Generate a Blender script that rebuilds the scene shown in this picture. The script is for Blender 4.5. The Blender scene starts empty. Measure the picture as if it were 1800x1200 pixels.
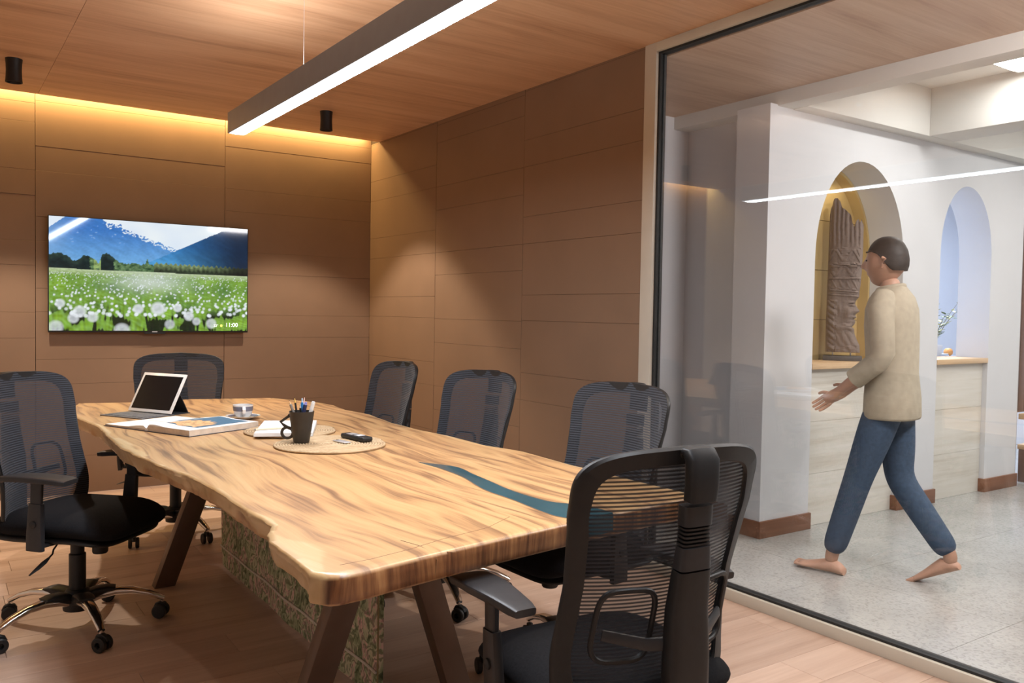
import bpy, bmesh, math, random
from mathutils import Vector, Matrix, noise
R = math.radians
PI = math.pi
random.seed(7)
SC = bpy.context.scene
COL = SC.collection

# ------------------------------------------------------------------ camera
def cam_axes(yaw, pitch, roll):
    cy, sy, cp, sp = math.cos(yaw), math.sin(yaw), math.cos(pitch), math.sin(pitch)
    f = Vector((sy*cp, cy*cp, sp)); r = Vector((cy, -sy, 0)); u = r.cross(f)
    cr, sr = math.cos(roll), math.sin(roll)
    return cr*r + sr*u, -sr*r + cr*u, f
r_, u_, f_ = cam_axes(R(34.56), R(-1.93), R(0.98))
cd = bpy.data.cameras.new('camera'); cam = bpy.data.objects.new('camera', cd); COL.objects.link(cam)
cd.sensor_width = 36; cd.lens = 1488.0/1800*36; cd.clip_start = .05
m = Matrix((r_, u_, -f_)).transposed().to_4x4(); m.translation = Vector((-2.981, -6.4, 1.28))
cam.matrix_world = m
SC.camera = cam

# ------------------------------------------------------------------ world, exposure
w = bpy.data.worlds.new('world'); SC.world = w; w.use_nodes = True
w.node_tree.nodes['Background'].inputs[0].default_value = (.75, .8, .9, 1)
w.node_tree.nodes['Background'].inputs[1].default_value = .15
SC.view_settings.view_transform = 'Standard'; SC.view_settings.look = 'None'
SC.view_settings.gamma = 1; SC.view_settings.use_curve_mapping = False
SC.view_settings.exposure = 0.0

# ------------------------------------------------------------------ lights of the rooms
def area(name, loc, rot, sx, sy, power, col, spread=180):
    d = bpy.data.lights.new(name, 'AREA'); d.shape = 'RECTANGLE'; d.size = sx; d.size_y = sy
    d.energy = power; d.color = col; d.spread = R(spread)
    o = bpy.data.objects.new(name, d); COL.objects.link(o); o.location = loc; o.rotation_euler = rot
    o.visible_camera = True
    return o
def spot(name, loc, target, power, col, size=70, blend=.5, rad=.02):
    d = bpy.data.lights.new(name, 'SPOT'); d.energy = power; d.color = col
    d.spot_size = R(size); d.spot_blend = blend; d.shadow_soft_size = rad
    o = bpy.data.objects.new(name, d); COL.objects.link(o); o.location = loc
    o.rotation_euler = (Vector(target)-Vector(loc)).to_track_quat('-Z', 'Y').to_euler()
    return o
WARM = (1, .74, .47); WARM2 = (1, .85, .68); NEUT = (1, .965, .92); COOL = (.84, .92, 1)
# linear pendant's own light (fills its diffuser, just under it)
area('pendant_light', (-1.78, -4.1, 2.098), (0, 0, 0), .055, 3.5, 58, COOL)
area('pendant_uplight', (-1.78, -4.1, 2.215), (PI, 0, 0), .05, 3.5, 20, (1, .97, .95))
# recessed cove strip behind the ceiling edge, washing the back wall
area('cove_light', (-2.0, -.055, 2.70), (R(8), 0, 0), 3.9, .05, 42, (1, .68, .27))
# ceiling spots (cylinders)
DOWN = [(-2.59, -.95), (-.742, -.87), (-2.59, -4.7), (-.742, -4.7), (-2.59, -6.6), (-.742, -6.6)]
DPOW = [125, 105, 14, 66, 10, 14]
for (x, y), p in zip(DOWN, DPOW):
    spot('spot_light', (x, y, 2.495), (x, y, 0), p, WARM2, 96, .35, .022)
# corridor ceiling panels and one added, tilted fill light
area('corridor_panel_or_fill_light', (2.05, -3.97, 2.765), (0, 0, 0), .55, .16, 16, NEUT)
area('corridor_panel_or_fill_light', (1.75, -5.6, 2.765), (0, 0, 0), .9, .9, 40, NEUT)
area('corridor_panel_or_fill_light', (3.6, -4.6, 2.765), (0, 0, 0), .9, .9, 36, NEUT)
area('corridor_panel_or_fill_light', (.5, -5.6, 2.54), (R(50), 0, 0), .6, .5, 70, (1, .95, .94))  # added fill, out of view, brightens the pillar side and left corridor wall
area('corridor_panel_or_fill_light', (5.4, -5.2, 2.765), (0, 0, 0), .9, .9, 65, NEUT)
# warm niche strip above the statue, cool daylight room beyond the second arch
area('niche_light', (1.93, -3.0, 2.16), (R(20), 0, 0), .35, .03, .5, (1, .80, .48))
area('back_room_light', (4.2, -2.25, 2.77), (0, 0, 0), 1.2, .8, 110, (.78, .86, 1))

# ------------------------------------------------------------------ material helpers
MATS = {}
def newmat(name):
    mt = bpy.data.materials.new(name); mt.use_nodes = True
    nt = mt.node_tree; b = nt.nodes['Principled BSDF']
    return mt, nt, b
def N(nt, typ, **kw):
    n = nt.nodes.new(typ)
    for k, v in kw.items():
        if k.startswith('i_'): n.inputs[int(k[2:])].default_value = v
        else: setattr(n, k, v)
    return n
def coords(nt, scale, kind='Object', rnd=0.0):
    tc = N(nt, 'ShaderNodeTexCoord'); mp = N(nt, 'ShaderNodeMapping'); mp.inputs['Scale'].default_value = scale
    src = tc.outputs[kind]
    if rnd:
        oi = N(nt, 'ShaderNodeObjectInfo'); mu = N(nt, 'ShaderNodeMath', operation='MULTIPLY'); mu.inputs[1].default_value = rnd
        nt.links.new(oi.outputs['Random'], mu.inputs[0])
        ad = N(nt, 'ShaderNodeVectorMath', operation='ADD'); cx = N(nt, 'ShaderNodeCombineXYZ')
        for i in range(3): nt.links.new(mu.outputs[0], cx.inputs[i])
        nt.links.new(src, ad.inputs[0]); nt.links.new(cx.outputs[0], ad.inputs[1]); src = ad.outputs[0]
    nt.links.new(src, mp.inputs[0]); return mp.outputs[0]
def noise_n(nt, vec, scale, detail=3, rough=.5, dist=0):
    n = N(nt, 'ShaderNodeTexNoise'); n.inputs['Scale'].default_value = scale; n.inputs['Detail'].default_value = detail
    n.inputs['Roughness'].default_value = rough; n.inputs['Distortion'].default_value = dist
    nt.links.new(vec, n.inputs['Vector']); return n.outputs['Fac']
def ramp(nt, fac, stops):
    r = N(nt, 'ShaderNodeValToRGB'); e = r.color_ramp.elements
    while len(e) < len(stops): e.new(.5)
    for el, (p, c) in zip(e, stops): el.position = p; el.color = (*c, 1)
    nt.links.new(fac, r.inputs[0]); return r.outputs[0]
def mixc(nt, fac, a, b, mode='MIX'):
    mx = N(nt, 'ShaderNodeMix', data_type='RGBA', blend_type=mode)
    for s, v in ((0, fac), (6, a), (7, b)):
        if isinstance(v, (float, int)): mx.inputs[s].default_value = v
        elif isinstance(v, tuple): mx.inputs[s].default_value = (*v, 1)
        else: nt.links.new(v, mx.inputs[s])
    return mx.outputs[2]
def math_n(nt, op, a, b=0.0, clamp=False):
    n = N(nt, 'ShaderNodeMath', operation=op, use_clamp=clamp)
    for i, v in ((0, a), (1, b)):
        if isinstance(v, (float, int)): n.inputs[i].default_value = v
        else: nt.links.new(v, n.inputs[i])
    return n.outputs[0]
def bump(nt, b, h, strength=.2, dist=.002):
    n = N(nt, 'ShaderNodeBump'); n.inputs['Strength'].default_value = strength; n.inputs['Distance'].default_value = dist
    nt.links.new(h, n.inputs['Height']); nt.links.new(n.outputs[0], b.inputs['Normal'])
def plain(name, col, rough=.5, metal=0, var=.12, nscale=30, bmp=.05, spec=.5, coat=0):
    """solid colour with slight procedural variation and fine relief"""
    if name in MATS: return MATS[name]
    mt, nt, b = newmat(name)
    v = coords(nt, (1, 1, 1)); f = noise_n(nt, v, nscale, 4)
    lo = tuple(c*(1-var) for c in col); hi = tuple(min(1, c*(1+var)) for c in col)
    nt.links.new(ramp(nt, f, [(.3, lo), (.7, hi)]), b.inputs['Base Color'])
    b.inputs['Roughness'].default_value = rough; b.inputs['Metallic'].default_value = metal
    b.inputs['Specular IOR Level'].default_value = spec; b.inputs['Coat Weight'].default_value = coat
    if bmp: bump(nt, b, noise_n(nt, v, nscale*6, 2), bmp, .001)
    MATS[name] = mt; return mt
def wood(name, stops, along='X', fine=1.0, rough=.45, rnd=0.0, brt=.12, spec=.4, sc=1.0):
    if name in MATS: return MATS[name]
    mt, nt, b = newmat(name)
    s1 = {'X': (.7*sc, 7*sc, 7*sc), 'Y': (7*sc, .7*sc, 7*sc), 'Z': (7*sc, 7*sc, .7*sc)}[along]
    s2 = {'X': (1.6*sc, 60*sc, 60*sc), 'Y': (60*sc, 1.6*sc, 60*sc), 'Z': (60*sc, 60*sc, 1.6*sc)}[along]
    a = noise_n(nt, coords(nt, s1, rnd=rnd), 1, 6, .62, .6); f = noise_n(nt, coords(nt, s2, rnd=rnd), 1, 5, .6, .3)
    mixf = math_n(nt, 'ADD', math_n(nt, 'MULTIPLY', a, .72), math_n(nt, 'MULTIPLY', f, .28*fine))
    c = ramp(nt, mixf, stops)
    if rnd:
        oi = N(nt, 'ShaderNodeObjectInfo')
        c = mixc(nt, 1.0, c, ramp(nt, oi.outputs['Random'], [(0, (1-brt,)*3), (1, (1, 1, 1))]), 'MULTIPLY')
    nt.links.new(c, b.inputs['Base Color']); b.inputs['Roughness'].default_value = rough
    b.inputs['Specular IOR Level'].default_value = spec
    bump(nt, b, f, .08, .001); MATS[name] = mt; return mt
def emit(name, col, strength):
    if name in MATS: return MATS[name]
    mt, nt, b = newmat(name); b.inputs['Base Color'].default_value = (*col, 1)
    b.inputs['Emission Color'].default_value = (*col, 1); b.inputs['Emission Strength'].default_value = strength
    MATS[name] = mt; return mt

M_ceil = wood('ceiling_wood', [(.30, (.36, .20, .115)), (.42, (.56, .33, .195)), (.55, (.66, .41, .25)), (.72, (.73, .49, .32))], 'X', 1, .5, 3.0, .05)
M_soff = wood('soffit_wood', [(.30, (.36, .22, .15)), (.42, (.52, .34, .24)), (.55, (.62, .43, .31)), (.72, (.70, .52, .39))], 'X', 1, .5, 3.0, .05)
M_floor = wood('floor_laminate', [(.28, (.42, .275, .20)), (.45, (.56, .39, .30)), (.6, (.65, .475, .375)), (.75, (.70, .53, .43))], 'X', 1, .38, 9.0, .14)
M_lightoak = wood('ledge_oak', [(.3, (.50, .32, .17)), (.55, (.68, .47, .28)), (.75, (.76, .56, .36))], 'X', 1, .4)
M_base = wood('skirting_walnut', [(.3, (.12, .05, .026)), (.55, (.22, .095, .05)), (.75, (.30, .14, .075))], 'X', 1, .4)
M_dkwood = wood('dark_timber', [(.3, (.07, .035, .022)), (.55, (.15, .075, .048)), (.75, (.22, .12, .08))], 'Z', 1, .45)
M_panel = plain('wall_panel_brown', (.240, .152, .098), .62, 0, .05, 3, .10, .3)
M_backing = plain('wall_backing', (.05, .03, .02), .9, bmp=0)
M_white = plain('white_paint', (.66, .66, .675), .6, 0, .015, 4, .02, .3)
M_ceilw = plain('white_ceiling', (.68, .665, .63), .8, 0, .015, 4, .02, .2)
M_blk = plain('black_plastic', (.011, .011, .012), .5, 0, .15, 60, .06)
M_blk2 = plain('charcoal_plastic', (.026, .026, .029), .42, 0, .1, 60, .04)
M_seat = plain('black_seat_fabric', (.011, .011, .013), .9, 0, .25, 180, .5, .15)
M_chrome = plain('chrome', (.82, .80, .78), .12, 1, .02, 10, 0)
M_frame = plain('cream_frame', (.56, .52, .44), .45, .0, .03, 8, .03)
M_rubber = plain('black_gasket', (.012, .012, .012), .6)
M_legm = plain('bronze_metal', (.135, .082, .056), .42, .25, .06, 20, .04)
M_ceram = plain('white_ceramic', (.80, .79, .77), .18, 0, .01, 10, 0, .5, .3)
M_cerblue = plain('blue_glaze_band', (.17, .18, .24), .2, 0, .05, 30, 0)
M_mug = plain('matte_black_mug', (.030, .025, .021), .38, 0, .1, 30, .02)
M_paper = plain('white_paper', (.82, .81, .79), .7, 0, .01, 10, 0, .2)
M_silver = plain('silver_case', (.75, .76, .78), .3, .6, .02, 10, 0)

# ------------------------------------------------------------------ mesh helpers
def tag(o, label=None, cat=None, group=None, kind=None):
    if label: o['label'] = label
    if cat: o['category'] = cat
    if group: o['group'] = group
    if kind: o['kind'] = kind
    return o
def empty(name, loc=(0, 0, 0), rz=0, kind=None):
    o = bpy.data.objects.new(name, None); o.empty_display_size = .1; COL.objects.link(o)
    o.location = loc; o.rotation_euler = (0, 0, rz)
    if kind: o['kind'] = kind
    return o
class MB:
    def __init__(s): s.v = []; s.f = []
    def add(s, V, F):
        n = len(s.v); s.v += [tuple(x) for x in V]; s.f += [tuple(i+n for i in f) for f in F]; return s
    def box(s, lo, hi):
        (a, b, c), (d, e, g) = lo, hi
        return s.add([(a, b, c), (d, b, c), (d, e, c), (a, e, c), (a, b, g), (d, b, g), (d, e, g), (a, e, g)],
                     [(3, 2, 1, 0), (4, 5, 6, 7), (0, 1, 5, 4), (1, 2, 6, 5), (2, 3, 7, 6), (3, 0, 4, 7)])
    def cyl(s, c, r0, r1, z0, z1, n=24):
        return s.lathe([(r0, z0), (r1, z1)], n, c)
    def lathe(s, prof, n=32, c=(0, 0), closed=True, M=None):
        V = []; F = []
        for r, z in prof:
            for k in range(n):
                a = 2*PI*k/n; V.append(Vector((c[0]+r*math.cos(a), c[1]+r*math.sin(a), z)))
        for i in range(len(prof)-1):
            for k in range(n):
                k2 = (k+1) % n; F.append((i*n+k, i*n+k2, (i+1)*n+k2, (i+1)*n+k))
        if closed:
            F.append(tuple(reversed(range(n)))); F.append(tuple((len(prof)-1)*n+k for k in range(n)))
        if M: V = [M @ v for v in V]
        return s.add(V, F)
    def tube(s, pts, rad, n=10, closed_loop=False, up=Vector((0, 0, 1))):
        """round tube; rad number or list"""
        pts = [Vector(p) for p in pts]
        return s.sweep(pts, [((rad[i] if isinstance(rad, (list, tuple)) else rad),)*2 for i in range(len(pts))], n, 1.0, closed_loop, up)
    def sweep(s, pts, wh, n=12, sq=1.0, closed_loop=False, up=Vector((0, 0, 1)), side=None):
        """sweep a superellipse (half width along side, half height); sq<1 = squarer; side fixed if given"""
        pts = [Vector(p) for p in pts]; L = len(pts); V = []; F = []
        for i, p in enumerate(pts):
            a = pts[(i-1) % L] if (closed_loop or i > 0) else p; b = pts[(i+1) % L] if (closed_loop or i < L-1) else p
            t = (b-a).normalized()
            if side is not None: sd = Vector(side)
            else:
                sd = t.cross(up)
                if sd.length < 1e-4: sd = t.cross(Vector((1, 0, 0)))
            sd = (sd - t*sd.dot(t)).normalized(); nm = sd.cross(t).normalized()
            wI, hI = wh[i] if isinstance(wh, list) else wh
            for k in range(n):
                an = 2*PI*(k+.5)/n; c, q = math.cos(an), math.sin(an)
                x = math.copysign(abs(c)**sq, c); y = math.copysign(abs(q)**sq, q)
                V.append(p + sd*x*wI + nm*y*hI)
        rng = L if closed_loop else L-1
        for i in range(rng):
            j = (i+1) % L
            for k in range(n):
                k2 = (k+1) % n; F.append((i*n+k, j*n+k, j*n+k2, i*n+k2))
        if not closed_loop:
            F.append(tuple(range(n))); F.append(tuple(reversed([(L-1)*n+k for k in range(n)])))
        return s.add(V, F)
    def prism(s, poly, z0, z1):
        n = len(poly)
        V = [(x, y, z0) for x, y in poly] + [(x, y, z1) for x, y in poly]
        F = [tuple(reversed(range(n))), tuple(range(n, 2*n))] + [(k, (k+1) % n, n+(k+1) % n, n+k) for k in range(n)]
        return s.add(V, F)
    def build(s, name, mat, parent=None, off=None, smooth=True, bevel=0, M=None, segs=2, angle=35, data=None):
        me = bpy.data.meshes.new(name)
        V = [Vector(v) for v in s.v]
        if M: V = [M @ v for v in V]
        if off is not None: V = [v-Vector(off) for v in V]
        me.from_pydata(V, [], s.f); me.update()
        bm = bmesh.new(); bm.from_mesh(me)
        if bevel:
            es = [e for e in bm.edges if len(e.link_faces) == 2 and e.calc_face_angle(0) > R(30)]
            bmesh.ops.bevel(bm, geom=es, offset=bevel, segments=segs, profile=.5, affect='EDGES', clamp_overlap=True)
        bmesh.ops.recalc_face_normals(bm, faces=bm.faces)
        bm.to_mesh(me); bm.free()
        if smooth:
            me.polygons.foreach_set('use_smooth', [True]*len(me.polygons))
            me.set_sharp_from_angle(angle=R(angle))
        if mat: me.materials.append(mat)
        o = bpy.data.objects.new(name, me); COL.objects.link(o)
        if parent: o.parent = parent
        return o
def bx(name, lo, hi, mat, parent=None, off=None, bevel=0, kind=None):
    o = MB().box(lo, hi).build(name, mat, parent, off, bevel=bevel, smooth=bevel > 0)
    if kind: o['kind'] = kind
    return o
def copy_tree(o, parent=None):
    c = o.copy(); COL.objects.link(c); c.parent = parent
    for ch in o.children: copy_tree(ch, c)
    return c

# ================================================================== ROOM SHELL
H = 2.63
# floors
fl = bx('floor', (-3.9, -8.0, -.06), (.0, 0, -.008), M_backing, kind='structure')
row = 0; y = 0.0; PW = .192
plank_mats = M_floor
while y > -7.0:
    x = -3.9 - random.random()*1.1
    while x < 0:
        a, b = max(x, -3.9), min(x+1.28, 0)
        if b-a > .03 and not (y < -5.4 and a > .5):
            MB().box((a+.0006, y-PW+.0006, -.008), (b-.0006, y-.0006, 0)).build('plank', M_floor, fl, bevel=.0008, segs=1)
        x += 1.28
    y -= PW; row += 1
bx('floor_near_door', (-3.9, -8.0, -.008), (0, y, 0), M_floor, kind='structure')
# ceiling (ends short of back wall: cove)
ce = bx('ceiling', (-3.9, -8.0, H+.012), (0, -.16, H+.10), M_backing, kind='structure')
for (x0, x1) in ((-3.9, -2.4), (-2.4, 0)):
    yy = -.15
    while yy > -8:
        MB().box((x0+.0008, max(yy-1.2, -8)+.0003, H), (x1-.0008, yy-.0003, H+.012)).build('ceiling_panel', M_ceil, ce)
        yy -= 1.2
bx('trim_1', (-3.9, -.16, H+.10), (0, .0, H+.16), M_backing, kind='structure')     # closes the cove above
# panelled walls
def joints(pattern):
    A = [0, .255, .43, .75, .917, 1.235, 1.39, 1.70, 1.863, 2.165, 2.325, 2.62, 2.75]
    B = [0, .27, .58, .75, 1.06, 1.23, 1.54, 1.70, 2.0, 2.165, 2.475, 2.60, 2.75]
    return A if pattern == 'A' else B
wb = bx('wall_back', (-3.9, .012, 0), (0.012, .12, 2.8), M_backing, kind='structure')
for (x0, x1, p) in ((-3.9, -3.62, 'A'), (-3.62, -2.402, 'B'), (-2.402, -1.174, 'A'), (-1.174, 0, 'B')):
    z = joints(p)
    for k in range(len(z)-1):
        e = random.uniform(0, .0015)
        MB().box((x0+.0015, -e, z[k]+.0006), (x1-.0015, .012, z[k+1]-.0006)).build('panel', M_panel, wb, bevel=.0007, segs=1)
wr = bx('wall_right', (.012, -3.2, 0), (.12, .12, 2.8), M_backing, kind='structure')
for (y0, y1, p) in ((-1.09, 0, 'A'), (-2.17, -1.09, 'B'), (-3.222, -2.17, 'A')):
    z = joints(p)
    for k in range(len(z)-1):
        e = random.uniform(0, .0015); zt = min(z[k+1]-.0006, H if y0 < -1.2 or True else 9)
        if z[k] > H: continue
        MB().box((-e, y0+.0015, z[k]+.0006), (.012, y1-.0015, zt)).build('panel', M_panel, wr, bevel=.0007, segs=1)
wl = bx('wall_left', (-4.0, -8.0, 0), (-3.9, .12, 2.8), plain('plain_left_wall', (.52, .47, .42), .7), kind='structure')
wf = bx('wall_front', (-4.0, -8.1, 0), (0.0, -8.0, 2.8), plain('plain_front_wall', (.50, .44, .38), .7), kind='structure')

# glass partition ---------------------------------------------------
def glass_mat():
    mt = bpy.data.materials.new('partition_glass'); mt.use_nodes = True; nt = mt.node_tree; nt.nodes.clear()
    out = N(nt, 'ShaderNodeOutputMaterial'); tr = N(nt, 'ShaderNodeBsdfTransparent'); tr.inputs[0].default_value = (.965, .975, .98, 1)
    gl = N(nt, 'ShaderNodeBsdfGlossy'); gl.inputs['Roughness'].default_value = .003; gl.inputs[0].default_value = (.95, .97, 1, 1)
    lw = N(nt, 'ShaderNodeLayerWeight'); lw.inputs[0].default_value = .5
    f5 = math_n(nt, 'POWER', lw.outputs['Facing'], 5.0)
    fac = math_n(nt, 'ADD', math_n(nt, 'MULTIPLY', f5, .9), .062, True)
    mx = N(nt, 'ShaderNodeMixShader'); nt.links.new(fac, mx.inputs[0]); nt.links.new(tr.outputs[0], mx.inputs[1]); nt.links.new(gl.outputs[0], mx.inputs[2])
    nt.links.new(mx.outputs[0], out.inputs[0]); return mt
win = empty('window_1', (0, -5.6, 0), kind='structure'); WO = (0, -5.6, 0)
bx('frame_post', (-.012, -3.305, 0), (.06, -3.225, H), M_frame, win, WO, .002)
bx('frame_post', (-.012, -8.0, 0), (.06, -7.92, H), M_frame, win, WO, .002)
bx('frame_head', (-.012, -7.92, 2.585), (.06, -3.305, H), M_frame, win, WO, .002)
bx('frame_sill', (-.012, -7.92, 0.0), (.06, -3.305, .05), M_frame, win, WO, .002)
g = MB(); g.box((.006, -3.317, .05), (.05, -3.305, 2.585)).box((.006, -7.92, 2.574), (.05, -3.317, 2.585)).box((.006, -7.92, .05), (.05, -3.317, .06))
g.build('gasket', M_rubber, win, WO)
bx('glass_pane', (.022, -7.92, .06), (.034, -3.317, 2.574), glass_mat(), win, WO)

# ================================================================== CORRIDOR
def terrazzo():
    mt, nt, b = newmat('terrazzo'); v = coords(nt, (1, 1, 1))
    a = noise_n(nt, v, 3, 4); vo = N(nt, 'ShaderNodeTexVoronoi'); vo.inputs['Scale'].default_value = 95; nt.links.new(v, vo.inputs['Vector'])
    base = ramp(nt, a, [(.3, (.36, .36, .345)), (.7, (.45, .45, .43))])
    chip = ramp(nt, vo.outputs['Color'], [(.15, (.55, .55, .55)), (.5, (1, 1, 1)), (.85, (1.0, .99, .96))])
    nt.links.new(mixc(nt, .55, base, chip, 'MULTIPLY'), b.inputs['Base Color'])
    b.inputs['Roughness'].default_value = .22; b.inputs['Specular IOR Level'].default_value = .6; return mt
M_terr = terrazzo()
fc = bx('floor_corridor', (0, -9, -.06), (7.5, .1, -.006), M_backing, kind='structure')
ty = .1
while ty > -7.4:
    tx = -.03
    while tx < 6.6:
        MB().box((max(tx, 0)+.001, ty-.8+.001, -.006), (tx+.8-.001, ty-.001, 0)).build('floor_tile', M_terr, fc)
        tx += .8
    ty -= .8
# soffit in wood along the glass, beam, coffered white ceiling
sf = bx('trim_2', (.0, -9, 2.59), (1.03, .1, 2.75), M_backing, kind='structure')
yy = .1
while yy > -9:
    MB().box((.062, yy-1.2+.0004, 2.572), (1.029, yy-.0004, 2.59)).build('ceiling_panel', M_soff, sf); yy -= 1.2
bx('trim_3', (1.03, -9, 2.492), (1.17, .1, 2.86), M_ceilw, kind='structure', bevel=.006)
bx('ceiling_corridor', (.9, -9, 2.80), (7.5, .1, 2.90), M_ceilw, kind='structure')
bx('trim_4', (2.45, -9, 2.49), (2.75, -3.32, 2.86), M_ceilw, kind='structure', bevel=.006)
bx('trim_5', (4.3, -9, 2.49), (4.6, -3.32, 2.86), M_ceilw, kind='structure', bevel=.006)
bx('trim_6', (1.17, -3.32, 2.49), (6.4, -3.19, 2.86), M_ceilw, kind='structure', bevel=.006)
bx('trim_7', (1.17, -5.2, 2.55), (6.4, -5.05, 2.86), M_ceilw, kind='structure', bevel=.006)
lp = bx('ceiling_light_panel', (1.75, -4.06, 2.77), (2.4, -3.88, 2.80), M_white)
for (cx_, cy_, w_, lb) in ((1.75, -5.6, .95, 'square ceiling panel in the first corridor coffer'), (3.6, -4.6, .95, 'square ceiling panel in the middle corridor coffer'), (5.4, -5.2, .95, 'square ceiling panel in the farthest corridor coffer'), (4.2, -2.25, 1.3, 'wide ceiling panel in the room behind the arches')):
    q = bx('ceiling_light_panel', (cx_-w_/2, cy_-w_/2+.0, 2.772), (cx_+w_/2, cy_+w_/2, 2.80), M_white); tag(q, 'white '+lb, 'ceiling light')
ww = MB().box((-.32, -.27, .012), (.32, .27, .05)).build('fill_light_housing', M_white); ww.location = (.5, -5.6, 2.54); ww.rotation_euler = (R(50), 0, 0)  # made-up housing around the added corridor fill light
MB().tube([(0, 0, .05), (0, .01, .07)], .01, 8).build('bracket', M_white, ww); tag(ww, 'white housing of the added, unseen tilted fill light under the wooden corridor soffit', 'ceiling light')
bx('diffuser', (1.765, -4.045, 2.766), (2.385, -3.895, 2.7705), emit('panel_diffuser', (1, .98, .95), 2.2), lp)
tag(lp, 'flat white lit ceiling panel in the corridor ceiling beyond the glass', 'ceiling light')
# arched wall
def arch_wall(name, mat, x0, x1, z1, y0, y1, openings, parent=None):
    """wall in xz between y0<y1; openings (xa, xb, zsill, zspring, ztop): pointed-round arches"""
    mb = MB(); xs = x0
    def colbox(a, b, za, zb): mb.box((a, y0, za), (b, y1, zb))
    for (xa, xb, zs, zp, zt) in openings:
        colbox(xs, xa, 0, z1); xs = xb
        n = 28; c = (xa+xb)/2; hw = (xb-xa)/2
        pts = [(c-hw*math.cos(PI*k/n), zp+(zt-zp)*math.sin(PI*k/n)**.92) for k in range(n+1)]
        V = []; F = []
        for (px, pz) in pts:
            V += [(px, y0, pz), (px, y1, pz), (px, y0, z1), (px, y1, z1)]
        for k in range(n):
            a = 4*k; b2 = a+4
            F += [(a, b2, b2+2, a+2), (a+1, a+3, b2+3, b2+1), (a, a+1, b2+1, b2), (a+2, b2+2, b2+3, a+3)]
        mb.add(V, F)
    colbox(xs, x1, 0, z1)
    return mb.build(name, mat, parent, angle=25)
AR = [(1.415, 2.36, 0, 1.62, 2.27), (2.815, 3.52, 0, 1.72, 2.24)]
aw = arch_wall('wall_arches', M_white, .968, 4.0, 2.5, -3.22, -2.98, AR); aw['kind'] = 'structure'
bx('wall_corridor', (1.16, -3.0, 0), (1.3, -2.3, 2.6), M_white, kind='structure')
bx('wall_corridor_end', (.12, -2.4, 0), (1.3, -2.3, 2.6), M_white, kind='structure')
bx('wall_far_right', (6.4, -9, 0), (6.5, .1, 2.8), M_white, kind='structure')
bx('wall_corridor_near', (0, -9.1, 0), (6.5, -9.0, 2.8), M_white, kind='structure')
# skirting boards
def skirt(name, x0, x1, y0, y1): bx(name, (x0, y0, 0), (x1, y1, .098), M_base, kind='structure', bevel=.002)
skirt('baseboard_pillar_left', .955, 1.428, -3.235, -2.998); skirt('baseboard_pillar_middle', 2.348, 2.828, -3.235, -2.998)
skirt('baseboard_pillar_right', 3.508, 4.012, -3.235, -2.998); skirt('baseboard_corridor', 1.148, 1.162, -2.99, -2.41)
# travertine counters below the arches with oak ledges
def traver():
    mt, nt, b = newmat('travertine')
    a = noise_n(nt, coords(nt, (.7, .7, 9)), 1, 6, .6, .3); f = noise_n(nt, coords(nt, (2, 2, 60)), 1, 4, .6)
    m_ = math_n(nt, 'ADD', math_n(nt, 'MULTIPLY', a, .65), math_n(nt, 'MULTIPLY', f, .35))
    nt.links.new(ramp(nt, m_, [(.3, (.50, .44, .36)), (.48, (.66, .62, .55)), (.7, (.73, .70, .65))]), b.inputs['Base Color'])
    b.inputs['Roughness'].default_value = .35; return mt
M_trav = traver()
for i, (xa, xb) in enumerate(((1.415, 2.36), (2.815, 3.52))):
    c = bx('wall_counter_%s' % ('left', 'right')[i], (xa, -3.17, 0), (xb, -3.0, .965), M_backing, kind='structure')
    for k in range(3):
        z0 = .0+k*.3217
        MB().box((xa+.001, -3.185, z0+.0008), (xb-.001, -3.17, z0+.3209)).build('stone_panel', M_trav, c, bevel=.001, segs=1)
    bx('trim_%d' % (8+i), (xa+.001, -3.225, .968), (xb-.001, -2.935, 1.005), M_lightoak, kind='structure', bevel=.004)
# gold niche behind arch 1
M_gold = plain('ochre_niche_board', (.55, .40, .175), .5, 0, .06, 5, .05)
nb = bx('wall_niche', (1.3, -2.88, .9), (2.6, -2.80, 2.5), M_backing, kind='structure')
for z0, z1 in ((.9, 1.27), (1.27, 1.60), (1.60, 1.93), (1.93, 2.5)):
    MB().box((1.3, -2.90, z0+.0015), (2.6, -2.88, z1-.0015)).build('niche_board', M_gold, nb, bevel=.001, segs=1)
ring = arch_wall('trim_10', M_gold, 1.3, 2.6, 2.5, -2.979, -2.90, [(1.40, 2.345, 0, 1.62, 2.255)]); ring['kind'] = 'structure'
# room beyond arch 2
M_blue = plain('pale_blue_wall', (.66, .72, .84), .6, 0, .02, 3, .02)
bx('wall_back_room', (2.6, -1.5, 0), (6.4, -1.4, 2.8), M_blue, kind='structure')
bx('wall_back_room_left', (2.62, -2.88, 0), (2.72, -1.5, 2.8), M_blue, kind='structure')
dsk = bx('trim_11', (2.8, -2.9, .93), (4.1, -2.45, .985), plain('grey_shelf', (.35, .35, .38), .4), kind='structure', bevel=.003)

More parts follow.
